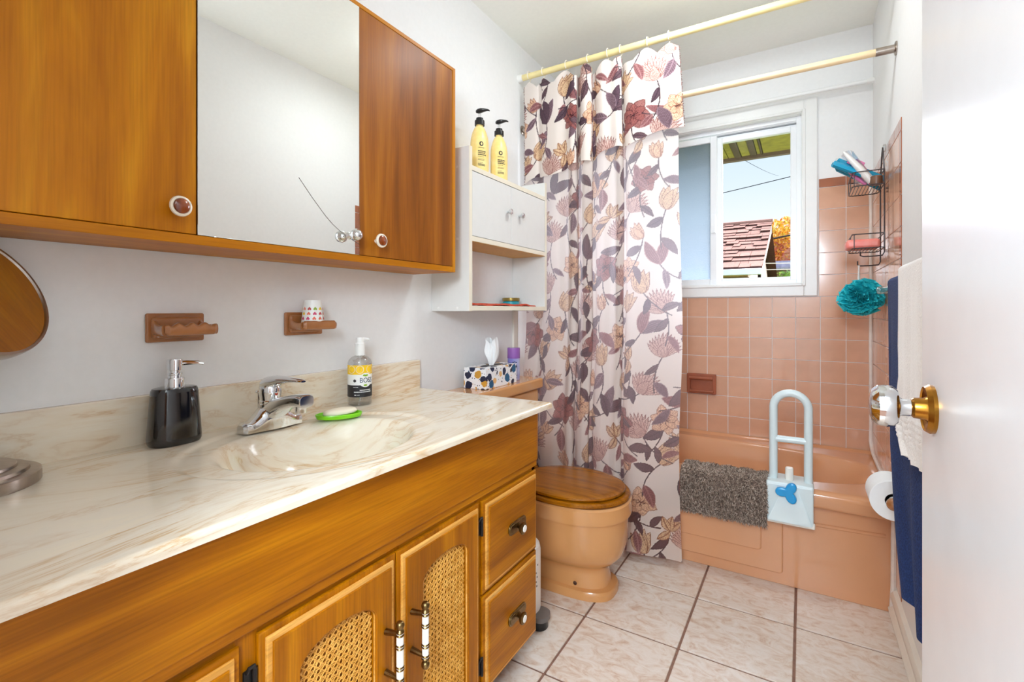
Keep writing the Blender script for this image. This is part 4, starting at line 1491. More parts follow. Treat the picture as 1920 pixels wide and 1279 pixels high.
def lotion(label, y, x, grp):
    z0 = 1.621
    t = thing('lotion_bottle', label, 'bottle', (x, y, z0), grp)
    prof = [(.0, 0), (.038, 0), (.0425, .004), (.0430, .012), (.0430, .140), (.0405, .160), (.034, .182), (.025, .200), (.0175, .209), (.0165, .214), (.0165, .220), (.0, .220)]
    part('body', Geo().lathe(prof, (x, y, z0), 40, sx=.80), M['yellow_bottle'], t)
    part('collar', Geo().lathe([(.0205, 0), (.0205, .018), (.0195, .020), (.0145, .021), (.0145, .030), (.0, .030)], (x, y, z0 + .214), 28), M['black_plastic'], t)
    part('pump_stem', Geo().lathe([(.006, 0), (.006, .024)], (x, y, z0 + .243), 14), M['clear'], t)
    ang = R(-8)
    g = Geo()
    secs = []
    d_ = Vector((math.cos(R(62)), math.sin(R(62)), 0))
    for s, zc, w_, h_ in ((-.016, .271, .004, .004), (-.012, .272, .0105, .008), (0, .275, .0135, .0105), (.012, .279, .012, .009), (.024, .283, .0085, .0065), (.034, .286, .006, .0045), (.042, .2865, .004, .003), (.046, .285, .0025, .002)):
        c_ = Vector((x, y, z0 + zc)) + d_ * s
        p_ = Vector((-d_.y, d_.x, 0))
        secs.append([c_ + p_ * w_ * math.cos(a) + Vector((0, 0, 1)) * h_ * math.sin(a) for a in [2 * math.pi * i / 16 for i in range(16)]])
    g.loft(secs)
    part('pump_head', g, M['black_plastic'], t)
    fa_ = math.atan2(-y, -x) + R(17)
    def f(a, b, c):
        tt = fa_ + a / .043
        return (x + (.0436 * .80 + c) * math.cos(tt), y + (.0436 + c) * math.sin(tt), z0 + b)
    lb = part('label_badge', disc(Geo(), f, .0, .128, .0095, .0095), M['ink'], t, 'round dark badge')
    g = disc(Geo(), lambda a, b, c: f(a, b, .0005), .0005, .128, .0042, .0052)
    part('label_mark', g, M['yellow_bottle'], lb)
    g = Geo()
    rn = random.Random(int(y * 100))
    for pz, w_, h_ in ((.112, .026, .0022), (.098, .034, .0045), (.091, .030, .004), (.084, .034, .004), (.076, .026, .0014), (.066, .030, .0014), (.062, .026, .0014), (.052, .022, .0014), (.046, .028, .003), (.041, .030, .003)):
        a0 = -.015
        while a0 < -.015 + w_:
            dw = rn.uniform(.002, .006)
            g.add([f(a0, pz - h_ / 2, .0003), f(a0 + dw, pz - h_ / 2, .0003), f(a0 + dw, pz + h_ / 2, .0003), f(a0, pz + h_ / 2, .0003)], [(0, 1, 2, 3)])
            a0 += dw + .0012
    part('label_print', g, M['ink'], t)
lotion('yellow pump bottle with black head, nearer of the pair on top of the white cabinet', 1.628, -1.135, 'yellow pump bottles')
lotion('yellow pump bottle with black head, farther one by the curtain on the white cabinet', 1.768, -1.130, 'yellow pump bottles')

def rc(u, v):
    y = 1.475 + .545 * u
    x = -1.085 - .075 * v
    return (x, y, 1.0955 + .0055 + .0022 * math.sin(u * 17) * math.cos(v * 5) + .0014 * math.sin(u * 40 + v * 3) - .004 * (u > .8) * (u - .8) * 5)
single('folded_cloth', Geo().sheet(rc, 40, 10, .007), M['red_cloth'], 'rust red folded cloth on the lowest shelf of the white cabinet', 'cloth', (-1.12, 1.7, 1.095))
jr = thing('cream_jar', 'flat teal jar with an olive gold lid on the lowest shelf', 'jar', (-1.190, 1.968, 1.095))
part('body', Geo().lathe([(.0, 0), (.036, 0), (.039, .003), (.039, .024), (.036, .026), (.0, .026)], (-1.190, 1.968, 1.095), 36), M['teal_jar'], jr)
part('lid', Geo().lathe([(.0405, 0), (.0415, .002), (.0415, .013), (.039, .0150), (.0, .0155)], (-1.190, 1.968, 1.1215), 36), M['gold_lid'], jr)

# ================================================================== toilet
TY = 1.775
to = thing('toilet', 'peach porcelain toilet with an oak seat beside the vanity', 'toilet', (-.85, TY, 0))
g = Geo()
def sec(z, xf, xb, hw, e=2.3, n=56):
    return ell((xf + xb) / 2, TY, (xf - xb) / 2, hw, z, n, e)
S = [(0, -.607, -1.02, .112, 3.0), (.022, -.607, -1.02, .112, 3.0), (.030, -.612, -1.02, .107, 3.0), (.034, -.632, -1.02, .094, 2.8), (.08, -.640, -1.02, .090, 2.6), (.100, -.638, -1.02, .094, 2.5),
     (.114, -.626, -1.02, .104, 2.4), (.130, -.602, -1.02, .128, 2.35), (.155, -.582, -1.02, .148, 2.3), (.195, -.573, -1.02, .160, 2.3), (.245, -.569, -1.02, .168, 2.25), (.285, -.568, -1.02, .172, 2.25), (.300, -.568, -1.02, .173, 2.25), (.304, -.556, -1.02, .184, 2.25), (.312, -.555, -1.02, .185, 2.25), (.355, -.556, -1.02, .184, 2.25), (.362, -.562, -1.02, .178, 2.25)]
g.loft([sec(*s) for s in S])
part('bowl', g, M['toilet'], to)
g = Geo().loft([ell(-.782, TY, a, b, z, 64, 2.1) for z, a, b in ((.362, .212, .172), (.3635, .218, .179), (.369, .223, .184), (.377, .223, .184), (.3815, .219, .180), (.383, .212, .173))])
part('seat', g, M['seat_wood'], to)
g = Geo().loft([ell(-.790, TY, a, b, z, 64, 2.1) for z, a, b in ((.3835, .202, .166), (.385, .208, .172), (.390, .212, .176), (.396, .211, .175), (.400, .204, .168), (.4035, .185, .150), (.4055, .12, .10), (.406, .02, .02))])
part('lid', g, M['seat_wood'], to)
g = Geo()
for s in (-1, 1):
    g.tube([(-1.005, TY + s * .09, .362), (-1.005, TY + s * .09, .395)], .014, 14)
part('hinge', g, M['seat_wood'], to)
part('tank', Geo().box(XL + .012, -1.078, 1.515, 2.045, .36, .708, .02, 4), M['toilet'], to)
part('tank_lid', Geo().box(XL + .006, -1.064, 1.500, 2.060, .707, .755, .010, 4), M['toilet'], to)
part('flush_lever', Geo().tube([(-1.078, 1.57, .66), (-1.062, 1.57, .66), (-1.058, 1.60, .655), (-1.058, 1.64, .65)], .006, 10), M['chrome'], to)
part('bolt_hole', Geo().ball((-.735, TY - .094, .050), .0075, 8, (1, .5, 1)), M['toe'], to, 'dark bolt recess')

# tissue box
bx = thing('tissue_box', 'tissue box printed with navy and ochre terrazzo chips on the toilet tank', 'tissue box', (-1.152, 1.748, .755))
part('box', Geo().box(-1.207, -1.097, 1.615, 1.862, .7552, .841, .0015, 1), M['tissue_box'], bx)
part('opening', Geo().loft([ell(-1.152, 1.748, .028, .075, z, 32) for z in (.8411, .8414)]), M['ink'], bx)
secs = []
rn = random.Random(11)
for k in range(22):
    t_ = k / 21
    z = .838 + .112 * t_
    wv = .010 + .030 * math.sin(min(1, t_ * 1.5) * math.pi / 2) - .006 * t_ ** 3
    ring = []
    for i in range(44):
        a = 2 * math.pi * i / 44
        r_ = wv * (1 + .28 * math.sin(3 * a + 2.2 * t_) + .15 * math.sin(7 * a + 5 * t_) + .10 * math.sin(11 * a - 3 * t_))
        ring.append((-1.152 + .42 * r_ * math.cos(a) + .004 * t_, 1.748 + r_ * math.sin(a) - .006 + .010 * math.sin(t_ * 3), z + .012 * math.sin(a * 2 + 1) * t_ ** 2))
    secs.append(ring)
part('tissue', Geo().loft(secs, cap1=False), M['tissue'], bx, 'white tissue pulled up', smooth=50)

# air freshener
AX, AY = -1.150, 1.925
af = thing('air_freshener', 'lavender air freshener can with a violet cap on the toilet tank', 'spray can', (AX, AY, .755))
part('can', Geo().lathe([(.0, 0), (.027, 0), (.0285, .002), (.0285, .100), (.027, .104), (.0, .104)], (AX, AY, .755), 32), M['spray'], af)
part('cap', Geo().lathe([(.0295, .0), (.0295, .046), (.0285, .049), (.0, .049)], (AX, AY, .755 + .1005), 32), M['purple_cap'], af)
fa_ = math.atan2(-AY, -AX) + R(8)
f = wrap(AX, AY, .0290, fa_, .755)
g = Geo()
rn = random.Random(4)
for px, pz, a_, b_ in ((-.006, .084, .004, .0026), (.001, .086, .0035, .0024), (.008, .083, .004, .0026), (-.004, .068, .0045, .004), (.003, .072, .0028, .005), (.009, .066, .003, .0045), (-.001, .052, .009, .002), (.004, .046, .006, .0018), (-.006, .030, .006, .002), (.006, .024, .008, .002)):
    disc(g, f, px, pz, a_, b_, n=12)
part('print', g, M['ink_blue'], af)

# pedal bin behind the vanity
PBX, PBY = -.856, 1.462
pb = thing('pedal_bin', 'slim white pedal bin with grey foot behind the vanity end', 'bin', (PBX, PBY, 0))
part('foot', Geo().lathe([(.0, 0), (.074, 0), (.078, .004), (.078, .040), (.0, .040)], (PBX, PBY, 0), 40), M['black_plastic'], pb)
part('body', Geo().lathe([(.0, 0), (.080, 0), (.080, .205), (.076, .222), (.060, .236), (.0, .242)], (PBX, PBY, .040), 48), M['white_plastic'], pb)
part('pedal', Geo().loft([ell(PBX + .085, PBY, .036, .036, z, 32, 2.3) for z in (.030, .034, .042, .046)]), M['grey_plastic'], pb)
part('pedal_arm', Geo().loft([ell(PBX + .080, PBY, .034, .032, z, 32, 2.3) for z in (.0, .029)]), M['black_plastic'], pb)
g = Geo()
f = wrap(PBX, PBY, .0806, R(0), .04)
for pz, w_ in ((.165, .03), (.14, .02), (.125, .026), (.11, .02), (.095, .024)):
    g.add([f(-.03, pz, 0), f(-.03 + w_, pz, 0), f(-.03 + w_, pz + .006, 0), f(-.03, pz + .006, 0)], [(0, 1, 2, 3)])
part('sticker_print', g, M['grey_plastic'], pb)

# ================================================================== curtain and rods
RY, RZ = 2.125, 2.255
rd = thing('curtain_rod', 'yellowed shower curtain rod, the upper one carrying the flowered curtain', 'curtain rod', (-.5, RY, RZ))
part('rod', Geo().tube([(XL + .022, RY, RZ), (XR - .02, RY, RZ)], .0150, 20), M['rod_yellow'], rd)
part('end_cap', Geo().lathe([(.020, 0), (.020, .012), (.017, .026), (.0, .026)], (XL, RY, RZ), 24, 'X'), M['white_plastic'], rd)
part('end_cap', Geo().lathe([(.020, 0), (.020, -.012), (.017, -.026), (.0, -.026)], (XR, RY, RZ), 24, 'X'), M['white_plastic'], rd)
R2Y, R2Z = 2.165, 2.006
rd = thing('curtain_rod', 'cream shower rod with a grey metal bracket, lower one right of the curtain', 'curtain rod', (-.5, R2Y, R2Z))
part('rod', Geo().tube([(XL + .03, R2Y, R2Z), (XR - .055, R2Y, R2Z)], .0128, 20), M['rod_cream'], rd)
for s, xw in ((1, XL), (-1, XR)):
    g = Geo().lathe([(.0, 0), (.024, 0), (.024, .004 * s), (.016, .007 * s), (.0, .007 * s)], (xw, R2Y, R2Z), 24, 'X')
    g.lathe([(.0142, .004 * s), (.0142, .058 * s), (.0135, .060 * s), (.0, .060 * s)], (xw, R2Y, R2Z), 20, 'X')
    part('bracket', g, M['steel'], rd, 'grey metal bracket')
R3Y, R3Z = 2.780, 2.145
rd = thing('curtain_rod', 'thin white tension rod along the top of the window casing', 'curtain rod', (-.5, R3Y, R3Z))
part('rod', Geo().tube([(-1.2, R3Y, R3Z), (XR - .018, R3Y, R3Z)], .010, 16), M['trim'], rd)
part('end_cap', Geo().lathe([(.0135, 0), (.0135, -.020), (.011, -.028), (.0, -.028)], (XR, R3Y, R3Z), 20, 'X'), M['white_plastic'], rd)

# the print: flowers drawn on a raster of the flat cloth, later stored per cloth point
PW, PH, PR = 1.34, 2.30, .0013
nxp, nyp = int(PW / PR), int(PH / PR)
img = np.empty((nyp, nxp, 3), np.float32)
img[:] = np.array(lin((229, 216, 207))[:3], np.float32)
prn = random.Random(21)
def window_(cx, cy_, rad):
    i0, i1 = max(0, int((cx - rad) / PR)), min(nxp, int((cx + rad) / PR) + 1)
    j0, j1 = max(0, int((cy_ - rad) / PR)), min(nyp, int((cy_ + rad) / PR) + 1)
    if i0 >= i1 or j0 >= j1: return None
    X = (np.arange(i0, i1) * PR)[None, :]
    Y = (np.arange(j0, j1) * PR)[:, None]
    return slice(j0, j1), slice(i0, i1), X, Y
def put(sl, mask, col, alpha=1.0):
    sub = img[sl[0], sl[1]]
    sub[mask] = sub[mask] * (1 - alpha) + np.array(lin(col)[:3], np.float32) * alpha
def leaf(cx, cy_, ang, L, W, fill, line, kind='pin', alpha=1.0, sharp=.85, nv=8):
    win_ = window_(cx, cy_, L * 1.05)
    if win_ is None: return
    js, is_, X, Y = win_
    ca, sa = math.cos(ang), math.sin(ang)
    p = ((X - cx) * ca + (Y - cy_) * sa) / L
    q = (-(X - cx) * sa + (Y - cy_) * ca) / L
    pp = np.clip(p, 1e-4, .9999)
    q = q - .06 * np.sin(pp * 3.1)
    w_ = (W / L) * np.sin(np.pi * pp ** sharp) ** .8
    ins = (p > 0) & (p < 1) & (np.abs(q) < w_)
    put((js, is_), ins, fill, alpha)
    lw = .0021 / L
    edge = ins & (np.abs(q) > w_ - 1.3 * lw)
    if kind == 'pin':
        v = np.abs(((pp * nv - np.abs(q) * nv * .8) % 1.0) - .5) > .38
        mid = np.abs(q) < 1.1 * lw
        put((js, is_), ins & v, line, .8)
        put((js, is_), ins & mid, line, .9)
    else:
        ratio = q / np.maximum(w_, 1e-4)
        v = np.abs(((ratio * nv / 2 + .5) % 1.0) - .5) > .36
        put((js, is_), ins & v, line, .75)
    put((js, is_), edge, line, .9)
DARK = [((104, 80, 88), (150, 124, 132)), ((96, 74, 84), (62, 46, 54)), ((112, 86, 92), (70, 52, 58)), ((126, 76, 78), (172, 128, 126))]
def stem(P, wd=.0024, col=(78, 60, 66)):
    for a, b in zip(P[:-1], P[1:]):
        n_ = max(2, int(math.hypot(b[0] - a[0], b[1] - a[1]) / .0015))
        for i in range(n_):
            t_ = i / n_
            c = (a[0] + (b[0] - a[0]) * t_, a[1] + (b[1] - a[1]) * t_)
            win_ = window_(c[0], c[1], wd * 1.3)
            if win_ is None: continue
            js, is_, X, Y = win_
            put((js, is_), (X - c[0]) ** 2 + (Y - c[1]) ** 2 < wd * wd, col)
def curve(a, ang, L, bend):
    P = [a]
    for i in range(10):
        ang += bend / 10
        P.append((P[-1][0] + L / 10 * math.cos(ang), P[-1][1] + L / 10 * math.sin(ang)))
    return P, ang
def bloom(cx, cy_, Rr, cols, n_=6):
    fill, line, ctr = cols
    a0 = prn.uniform(0, 6.28)
    for ring_, sc in ((0, 1.0), (1, .72)):
        for k in range(n_):
            leaf(cx, cy_, a0 + 2 * math.pi * (k + .5 * ring_) / n_ + prn.uniform(-.12, .12), Rr * sc * prn.uniform(.9, 1.08), Rr * sc * .36, fill, line, 'long', .92, .95, 7)
    for k in range(14):
        a = prn.uniform(0, 6.28)
        stem([(cx, cy_), (cx + .28 * Rr * math.cos(a), cy_ + .28 * Rr * math.sin(a))], .0010, ctr)
def tulip(cx, cy_, ang, L, cols):
    fill, line, ctr = cols
    for d_, s in ((.42, .92), (-.42, .92), (.18, 1.0), (-.18, 1.0), (0, .85)):
        leaf(cx, cy_, ang + d_, L * s, L * .20, fill, line, 'long', .9, .7, 7)
def thistle(cx, cy_, ang, L, cols):
    fill, line, ctr = cols
    for k in range(13):
        d_ = -.95 + 1.9 * k / 12
        leaf(cx, cy_, ang + d_, L * (1 - .25 * abs(d_)), L * .085, fill, line, 'long', .8, .8, 4)
    leaf(cx, cy_, ang, L * .6, L * .2, fill, line, 'long', .6, .6, 9)
TAN = ((226, 192, 154), (142, 88, 64), (110, 66, 52))
PEACH = ((232, 192, 160), (150, 92, 68), (90, 50, 46))
WINE = ((160, 96, 90), (84, 42, 46), (60, 28, 34))
ROSE = ((218, 184, 172), (140, 86, 80), (104, 60, 58))
def leaves_along(P, n_, L):
    for k in range(n_):
        i = int((k + .6) / n_ * (len(P) - 2))
        a = math.atan2(P[i + 1][1] - P[i][1], P[i + 1][0] - P[i][0])
        sd_ = 1 if k % 2 else -1
        f_, l_ = prn.choice(DARK)
        ll = L * prn.uniform(.75, 1.2)
        leaf(P[i][0], P[i][1], a + sd_ * prn.uniform(.5, 1.0), ll, ll * prn.uniform(.17, .24), f_, l_, prn.choice(('pin', 'pin', 'long')), 1.0, prn.uniform(.75, 1.0), 9)
cw, ch = .168, .215
row = 0
yy = -.05
kinds = ['wine', 'tulip', 'thistle', 'peach', 'spray', 'tulip2', 'leaves', 'thistle', 'tulip']
kk = 0
while yy < PH + .1:
    xx = -.05 + (cw / 2 if row % 2 else 0)
    while xx < PW + .1:
        cx, cy_ = xx + prn.uniform(-.028, .028), yy + prn.uniform(-.035, .035)
        kind = kinds[(kk * 3 + row * 2) % len(kinds)]
        base_a = R(prn.choice((70, 100, 120, 55, 80)))
        a_ = base_a + math.pi + prn.uniform(-.4, .4)
        P, ea = curve((cx, cy_), a_, prn.uniform(.13, .19), prn.choice((-1, 1)) * prn.uniform(.5, 1.0))
        stem(P)
        leaves_along(P, 2, .090)
        if kind == 'wine': bloom(cx, cy_, prn.uniform(.062, .074), WINE)
        elif kind == 'peach': bloom(cx, cy_, prn.uniform(.060, .070), PEACH)
        elif kind == 'tulip': tulip(cx, cy_, base_a, .105, TAN)
        elif kind == 'tulip2': tulip(cx, cy_, base_a + .5, .078, PEACH)
        elif kind == 'thistle': thistle(cx, cy_, base_a, .112, ROSE)
        elif kind == 'spray':
            for d_ in (-.6, 0, .6, 2.4): leaf(cx, cy_, base_a + d_, .066, .017, TAN[0], TAN[1], 'pin', .95)
        else:
            for d_ in (-.5, .35):
                f_, l_ = prn.choice(DARK)
                leaf(cx, cy_, base_a + d_, .12, .024, f_, l_, 'long', 1.0, .9, 6)
        xx += cw; kk += 1
    yy += ch * .52; row += 1

# cloth path seen from above: x and distance from the rod plane (minus = into the room)
path = [(-1.206, .020), (-1.165, .004), (-1.128, .002), (-1.112, .022), (-1.098, .004), (-1.06, -.012), (-1.01, -.022), (-.965, -.014), (-.930, -.034), (-.910, -.020), (-.918, .020), (-.903, .006), (-.885, -.024),
        (-.862, -.034), (-.840, -.016), (-.846, .024), (-.832, .020), (-.815, -.002), (-.785, -.016), (-.750, -.008), (-.715, -.014), (-.697, .004), (-.708, .030), (-.694, .022), (-.680, -.006), (-.645, -.022),
        (-.590, -.016), (-.535, -.006), (-.485, .002), (-.455, .004)]
def catmull(P, per):
    out = []
    for i in range(len(P) - 1):
        p0, p1, p2, p3 = P[max(i - 1, 0)], P[i], P[i + 1], P[min(i + 2, len(P) - 1)]
        for k in range(per):
            t_ = k / per
            out.append(tuple(.5 * (2 * p1[c] + (p2[c] - p0[c]) * t_ + (2 * p0[c] - 5 * p1[c] + 4 * p2[c] - p3[c]) * t_ ** 2 + (3 * p1[c] - p0[c] - 3 * p2[c] + p3[c]) * t_ ** 3) for c in (0, 1)))
    out.append(P[-1])
    return np.array(out)
dense = catmull(path, 16)
seg = np.hypot(*np.diff(dense, axis=0).T)
arcl = np.concatenate([[0], np.cumsum(seg)])
LEN = arcl[-1]
NU = int(LEN / .0021)
su_ = np.linspace(0, LEN, NU + 1)
px_ = np.interp(su_, arcl, dense[:, 0])
py_ = np.interp(su_, arcl, dense[:, 1])
hooks = [-1.178, -1.098, -.972, -.862, -.765, -.705, -.583, -.492]
# arc positions of the hooks
hs_ = [0.0 + su_[np.argmin(np.abs(px_ - h) + .2 * np.abs(py_))] for h in hooks]
def top_line(s):
    d_ = np.min(np.abs(s[:, None] - np.array(hs_)[None, :]), axis=1)
    return 2.220 - .040 * np.clip(d_ / .055, 0, 1) ** 1.5

def cloth_object(name, zlow_fn, off, nv, parent, right_extra=0.0, shift=0.0, mat='curtain'):
    tl_ = top_line(su_)
    zl = zlow_fn(su_ / LEN)
    tv = np.linspace(0, 1, nv + 1)[:, None]
    Z = zl[None, :] + (tl_ - zl)[None, :] * tv
    Xc = np.repeat(px_[None, :], nv + 1, 0)
    fall = np.clip((2.22 - Z) / 2.2, 0, 1)
    amp = 1.0 + .25 * np.sin(su_ * 9.0)[None, :] * fall
    Yc = RY + np.minimum(py_, .020)[None, :] * amp * (.75 + .25 * np.clip(fall * 4, 0, 1)) + off
    lo_ = np.clip((1.05 - Z) / .55, 0, 1)
    Yc = Yc - .056 * lo_ * lo_ * (3 - 2 * lo_)
    u_ = (su_ / LEN)[None, :]
    Xc = Xc + .026 * u_ ** 3 * fall + right_extra * u_ ** 8 * np.clip(fall * 5, 0, 1)
    Xc = Xc + .004 * np.sin(Z * 5 + u_ * 9) * u_
    Yc = Yc + .004 * np.sin(Z * 7 + u_ * 14) * fall
    V = np.stack([Xc, Yc, Z], -1).reshape(-1, 3)
    w_ = NU + 1
    idx = np.arange(nv * w_).reshape(nv, w_)[:, :-1].ravel()
    F = np.stack([idx, idx + 1, idx + w_ + 1, idx + w_], -1)
    me = bpy.data.meshes.new(name)
    me.vertices.add(len(V)); me.vertices.foreach_set('co', (V - np.array(origin_of(parent))).astype(np.float32).ravel())
    me.loops.add(F.size); me.loops.foreach_set('vertex_index', F.astype(np.int32).ravel())
    me.polygons.add(len(F)); me.polygons.foreach_set('loop_start', (np.arange(len(F)) * 4).astype(np.int32))
    me.update(calc_edges=True)
    ci = np.clip(((np.repeat(su_[None, :], nv + 1, 0) + shift) / PR).astype(int), 0, nxp - 1)
    cj = np.clip((Z / PR).astype(int), 0, nyp - 1)
    colr = img[cj, ci].reshape(-1, 3)
    at = me.attributes.new('print', 'FLOAT_COLOR', 'POINT')
    at.data.foreach_set('color', np.concatenate([colr, np.ones((len(colr), 1), np.float32)], 1).astype(np.float32).ravel())
    me.polygons.foreach_set('use_smooth', [True] * len(F))
    me.materials.append(M[mat])
    o = bpy.data.objects.new(name, me)
    COL.objects.link(o)
    o.parent = parent
    return o, V.reshape(nv + 1, w_, 3)
cu = thing('shower_curtain', 'shower curtain printed with plum leaves and tan flowers beside the toilet', 'curtain', (-.82, RY, 0))
_, CV = cloth_object('cloth', lambda u: .030 + .006 * np.sin(u * 9), 0.0, 1000, cu)
_, VV = cloth_object('valance', lambda u: 1.715 + .135 * u + .012 * np.sin(u * 22), -.014, 230, cu, right_extra=.030, shift=.13, mat='valance')
g = Geo()
rn = random.Random(2)
for k in range(150):
    for side in (0, -1):
        c = VV[rn.randrange(len(VV)), side]
        d_ = Vector((rn.uniform(.002, .007) * (1 if side else -1), rn.uniform(-.004, .004), rn.uniform(-.004, .004)))
        g.tube([tuple(c), tuple(Vector(c) + d_)], [.0010, .0005], 3)
part('fringe', g, M['fringe'], cu, 'frayed edge', kind='stuff')
ords = ['first', 'second', 'third', 'fourth', 'fifth', 'sixth', 'seventh', 'eighth']
for h, nm, s_ in zip(hooks, ords, hs_):
    i = int(np.argmin(np.abs(su_ - s_)))
    yh = float(CV[-1, i, 1])
    P = [(h, RY + .021 * math.sin(a), RZ + .001 + .021 * math.cos(a)) for a in [R(-150 + 300 * q / 20) for q in range(21)]]
    P = P + [(h, (RY + yh) / 2 + .004, RZ - .026), (h, yh - .003, RZ - .038)]
    single('curtain_ring', Geo().tube(P, .0022, 8), M['ring'], 'ivory curtain ring on the yellowed rod, %s from the left wall' % nm, 'curtain ring', (h, RY, RZ), 'rings on the yellowed curtain rod')

# ================================================================== bathtub
TUX0, TUX1, TUY0, TUY1, TZ = XL + .003, XR - .008, 2.122, YB - .008, .404
tb = thing('bathtub', 'peach enamel bathtub along the tiled window wall', 'bathtub', (-.48, 2.48, 0))
BCX, BCY, BA, BB = -.46, 2.468, .712, .252
def tub_z(x, y):
    r = (abs((x - BCX) / BA) ** 3.0 + abs((y - BCY) / BB) ** 3.0) ** (1 / 3.0)
    z = TZ
    if r < 1.03: z -= .012 * (1 - sstep(.95, 1.03, r))
    if r < 1: z -= .30 * sstep(0, .34, 1 - r)
    e = min(y - TUY0, 1)
    if e < .022: z -= .022 - math.sqrt(max(0, .022 ** 2 - (.022 - e) ** 2))
    if TUY1 - y < .03: z += .010 * sstep(0, .03, .03 - (TUY1 - y))
    return z
nx_, ny_ = 230, 130
ysx = [TUY0 + .022 * t_ for t_ in (0, .04, .12, .25, .45, .7)] + [TUY0 + .022 + (TUY1 - TUY0 - .022) * i / (ny_ - 6) for i in range(ny_ - 5)]
V = [(TUX0 + (TUX1 - TUX0) * i / nx_, y, tub_z(TUX0 + (TUX1 - TUX0) * i / nx_, y)) for y in ysx for i in range(nx_ + 1)]
w = nx_ + 1
g = Geo().add(V, [(j * w + i, j * w + i + 1, (j + 1) * w + i + 1, (j + 1) * w + i) for j in range(len(ysx) - 1) for i in range(nx_)])
# rolled lip down the front and back under
prof = [(TUY0, TZ - .022), (TUY0 + .001, .350), (TUY0 + .005, .342), (TUY0 + .014, .338), (TUY0 + .050, .336)]
V = []
for x in (TUX0, TUX1): V += [(x, a, b) for a, b in prof]
g.add(V, [(i, i + 1, len(prof) + i + 1, len(prof) + i) for i in range(len(prof) - 1)])
part('basin', g, M['bath'], tb, smooth=50)
g = Geo().box(TUX0, TUX1, 2.172, 2.19, .0, .337, .002, 1)
part('apron', g, M['bath'], tb)
def emboss(x0, x1, z0, z1):
    g = Geo()
    g.flat([rrect(x0, x1, z0, z1, .014, 4)], .011, face_my(2.1725), .0054)
    return g
part('apron_panel', emboss(-1.16, -.066, .044, .300), M['bath'], tb)
g = Geo().flat([rrect(-1.08, -.141, .122, .290, .014, 4)], .010, face_my(2.1635), .0049)
part('apron_panel', g, M['bath'], tb)
part('apron_bead', Geo().tube([(-.03, 2.172, .2585), (.255, 2.172, .2685)], .007, 10), M['bath'], tb)

# recessed tile soap dish
sdh = thing('tile_soap_dish', 'brown ceramic soap dish set in the pink tile wall above the tub', 'soap dish', (-.478, YB - .008, .672))
a0, a1, b0, b1 = -.555, -.402, .617, .728
g = Geo().flat([rrect(a0, a1, b0, b1, .006, 3), rrect(a0 + .020, a1 - .020, b0 + .020, b1 - .034, .008, 4)], .016, face_my(YB - .004), .004)
g.tube([(a0 + .016, YB - .022, b1 - .024), (a1 - .016, YB - .022, b1 - .024)], .010, 14)
g.box(a0 + .012, a1 - .012, YB - .026, YB - .012, b0 + .008, b0 + .022, .005, 3)
part('frame', g, M['dish_brown'], sdh)
part('recess', Geo().box(a0 + .012, a1 - .012, YB - .0085, YB - .0045, b0 + .012, b1 - .02), M['dish_brown'], sdh)

# ---- bath mat over the tub edge
def mat_pt(u, v):
    """u along the tub, v from inside edge over the rim and down the outside"""
    x = -.440 + .322 * u
    L = v * .262
    drop = .007 * math.cos(u * 2 * math.pi * 4.5)
    o_ = .011
    seg1 = .075
    if L < seg1: return Vector((x, 2.205 - L, TZ + o_)), Vector((0, 0, 1))
    rad = .033
    al = rad * math.pi / 2
    if L < seg1 + al:
        a = (L - seg1) / rad
        cy_, cz_ = 2.205 - seg1, TZ + o_ - rad
        n_ = Vector((0, -math.sin(a), math.cos(a)))
        return Vector((x, cy_, cz_)) + n_ * rad, n_
    d_ = L - seg1 - al
    return Vector((x, 2.205 - seg1 - rad, TZ + o_ - rad - d_)), Vector((0, -1, 0))
bm_ = thing('bath_mat', 'shaggy grey brown bath mat hung over the tub edge', 'bath mat', (-.28, 2.12, TZ))
part('backing', Geo().sheet(lambda u, v: mat_pt(u, v)[0], 24, 40, .010), M['mat'], bm_)
rn = random.Random(8)
V, F, T = [], [], []
for k in range(15000):
    u, v = rn.random(), rn.random()
    if rn.random() < .04: v = rn.choice((0, 1)) * .995 + rn.uniform(-.004, .004); v = min(1, max(0, v))
    rib = abs(math.sin(u * math.pi * 4.6))
    if rib < .16 and v < .45 and rn.random() < .8: continue
    p, n_ = mat_pt(u, v)
    d_ = (n_ + Vector((rn.gauss(0, .55), rn.gauss(0, .4), rn.gauss(0, .5) - .25))).normalized()
    L = rn.uniform(.008, .015) * (.6 + .5 * rib)
    b = d_.orthogonal().normalized() * .0013
    c = d_.cross(b)
    mid_ = p + n_ * .004 + d_ * L * .6
    tip = p + n_ * .004 + d_ * L + Vector((rn.gauss(0, .0015), rn.gauss(0, .0015), -.002))
    i = len(V)
    V += [p + n_ * .003 + b, p + n_ * .003 - b, mid_ + b * .9 + c, mid_ - b * .9 + c, tip + b * .5, tip - b * .5]
    F += [(i, i + 1, i + 3, i + 2), (i + 2, i + 3, i + 5, i + 4)]
    m_ = rn.random()
    tint = lin((142, 122, 108)) if m_ < .35 else lin((182, 160, 144)) if m_ < .7 else lin((214, 196, 180)) if m_ < .9 else lin((98, 82, 74))
    T += [tint] * 6
me = bpy.data.meshes.new('pile')
me.from_pydata([tuple(q - Vector(bm_.location)) for q in V], [], F)
at = me.attributes.new('tint', 'FLOAT_COLOR', 'POINT')
at.data.foreach_set('color', [c for t_ in T for c in t_])
me.materials.append(M['shag'])
o = bpy.data.objects.new('pile', me)
COL.objects.link(o); o.parent = bm_; o['kind'] = 'stuff'

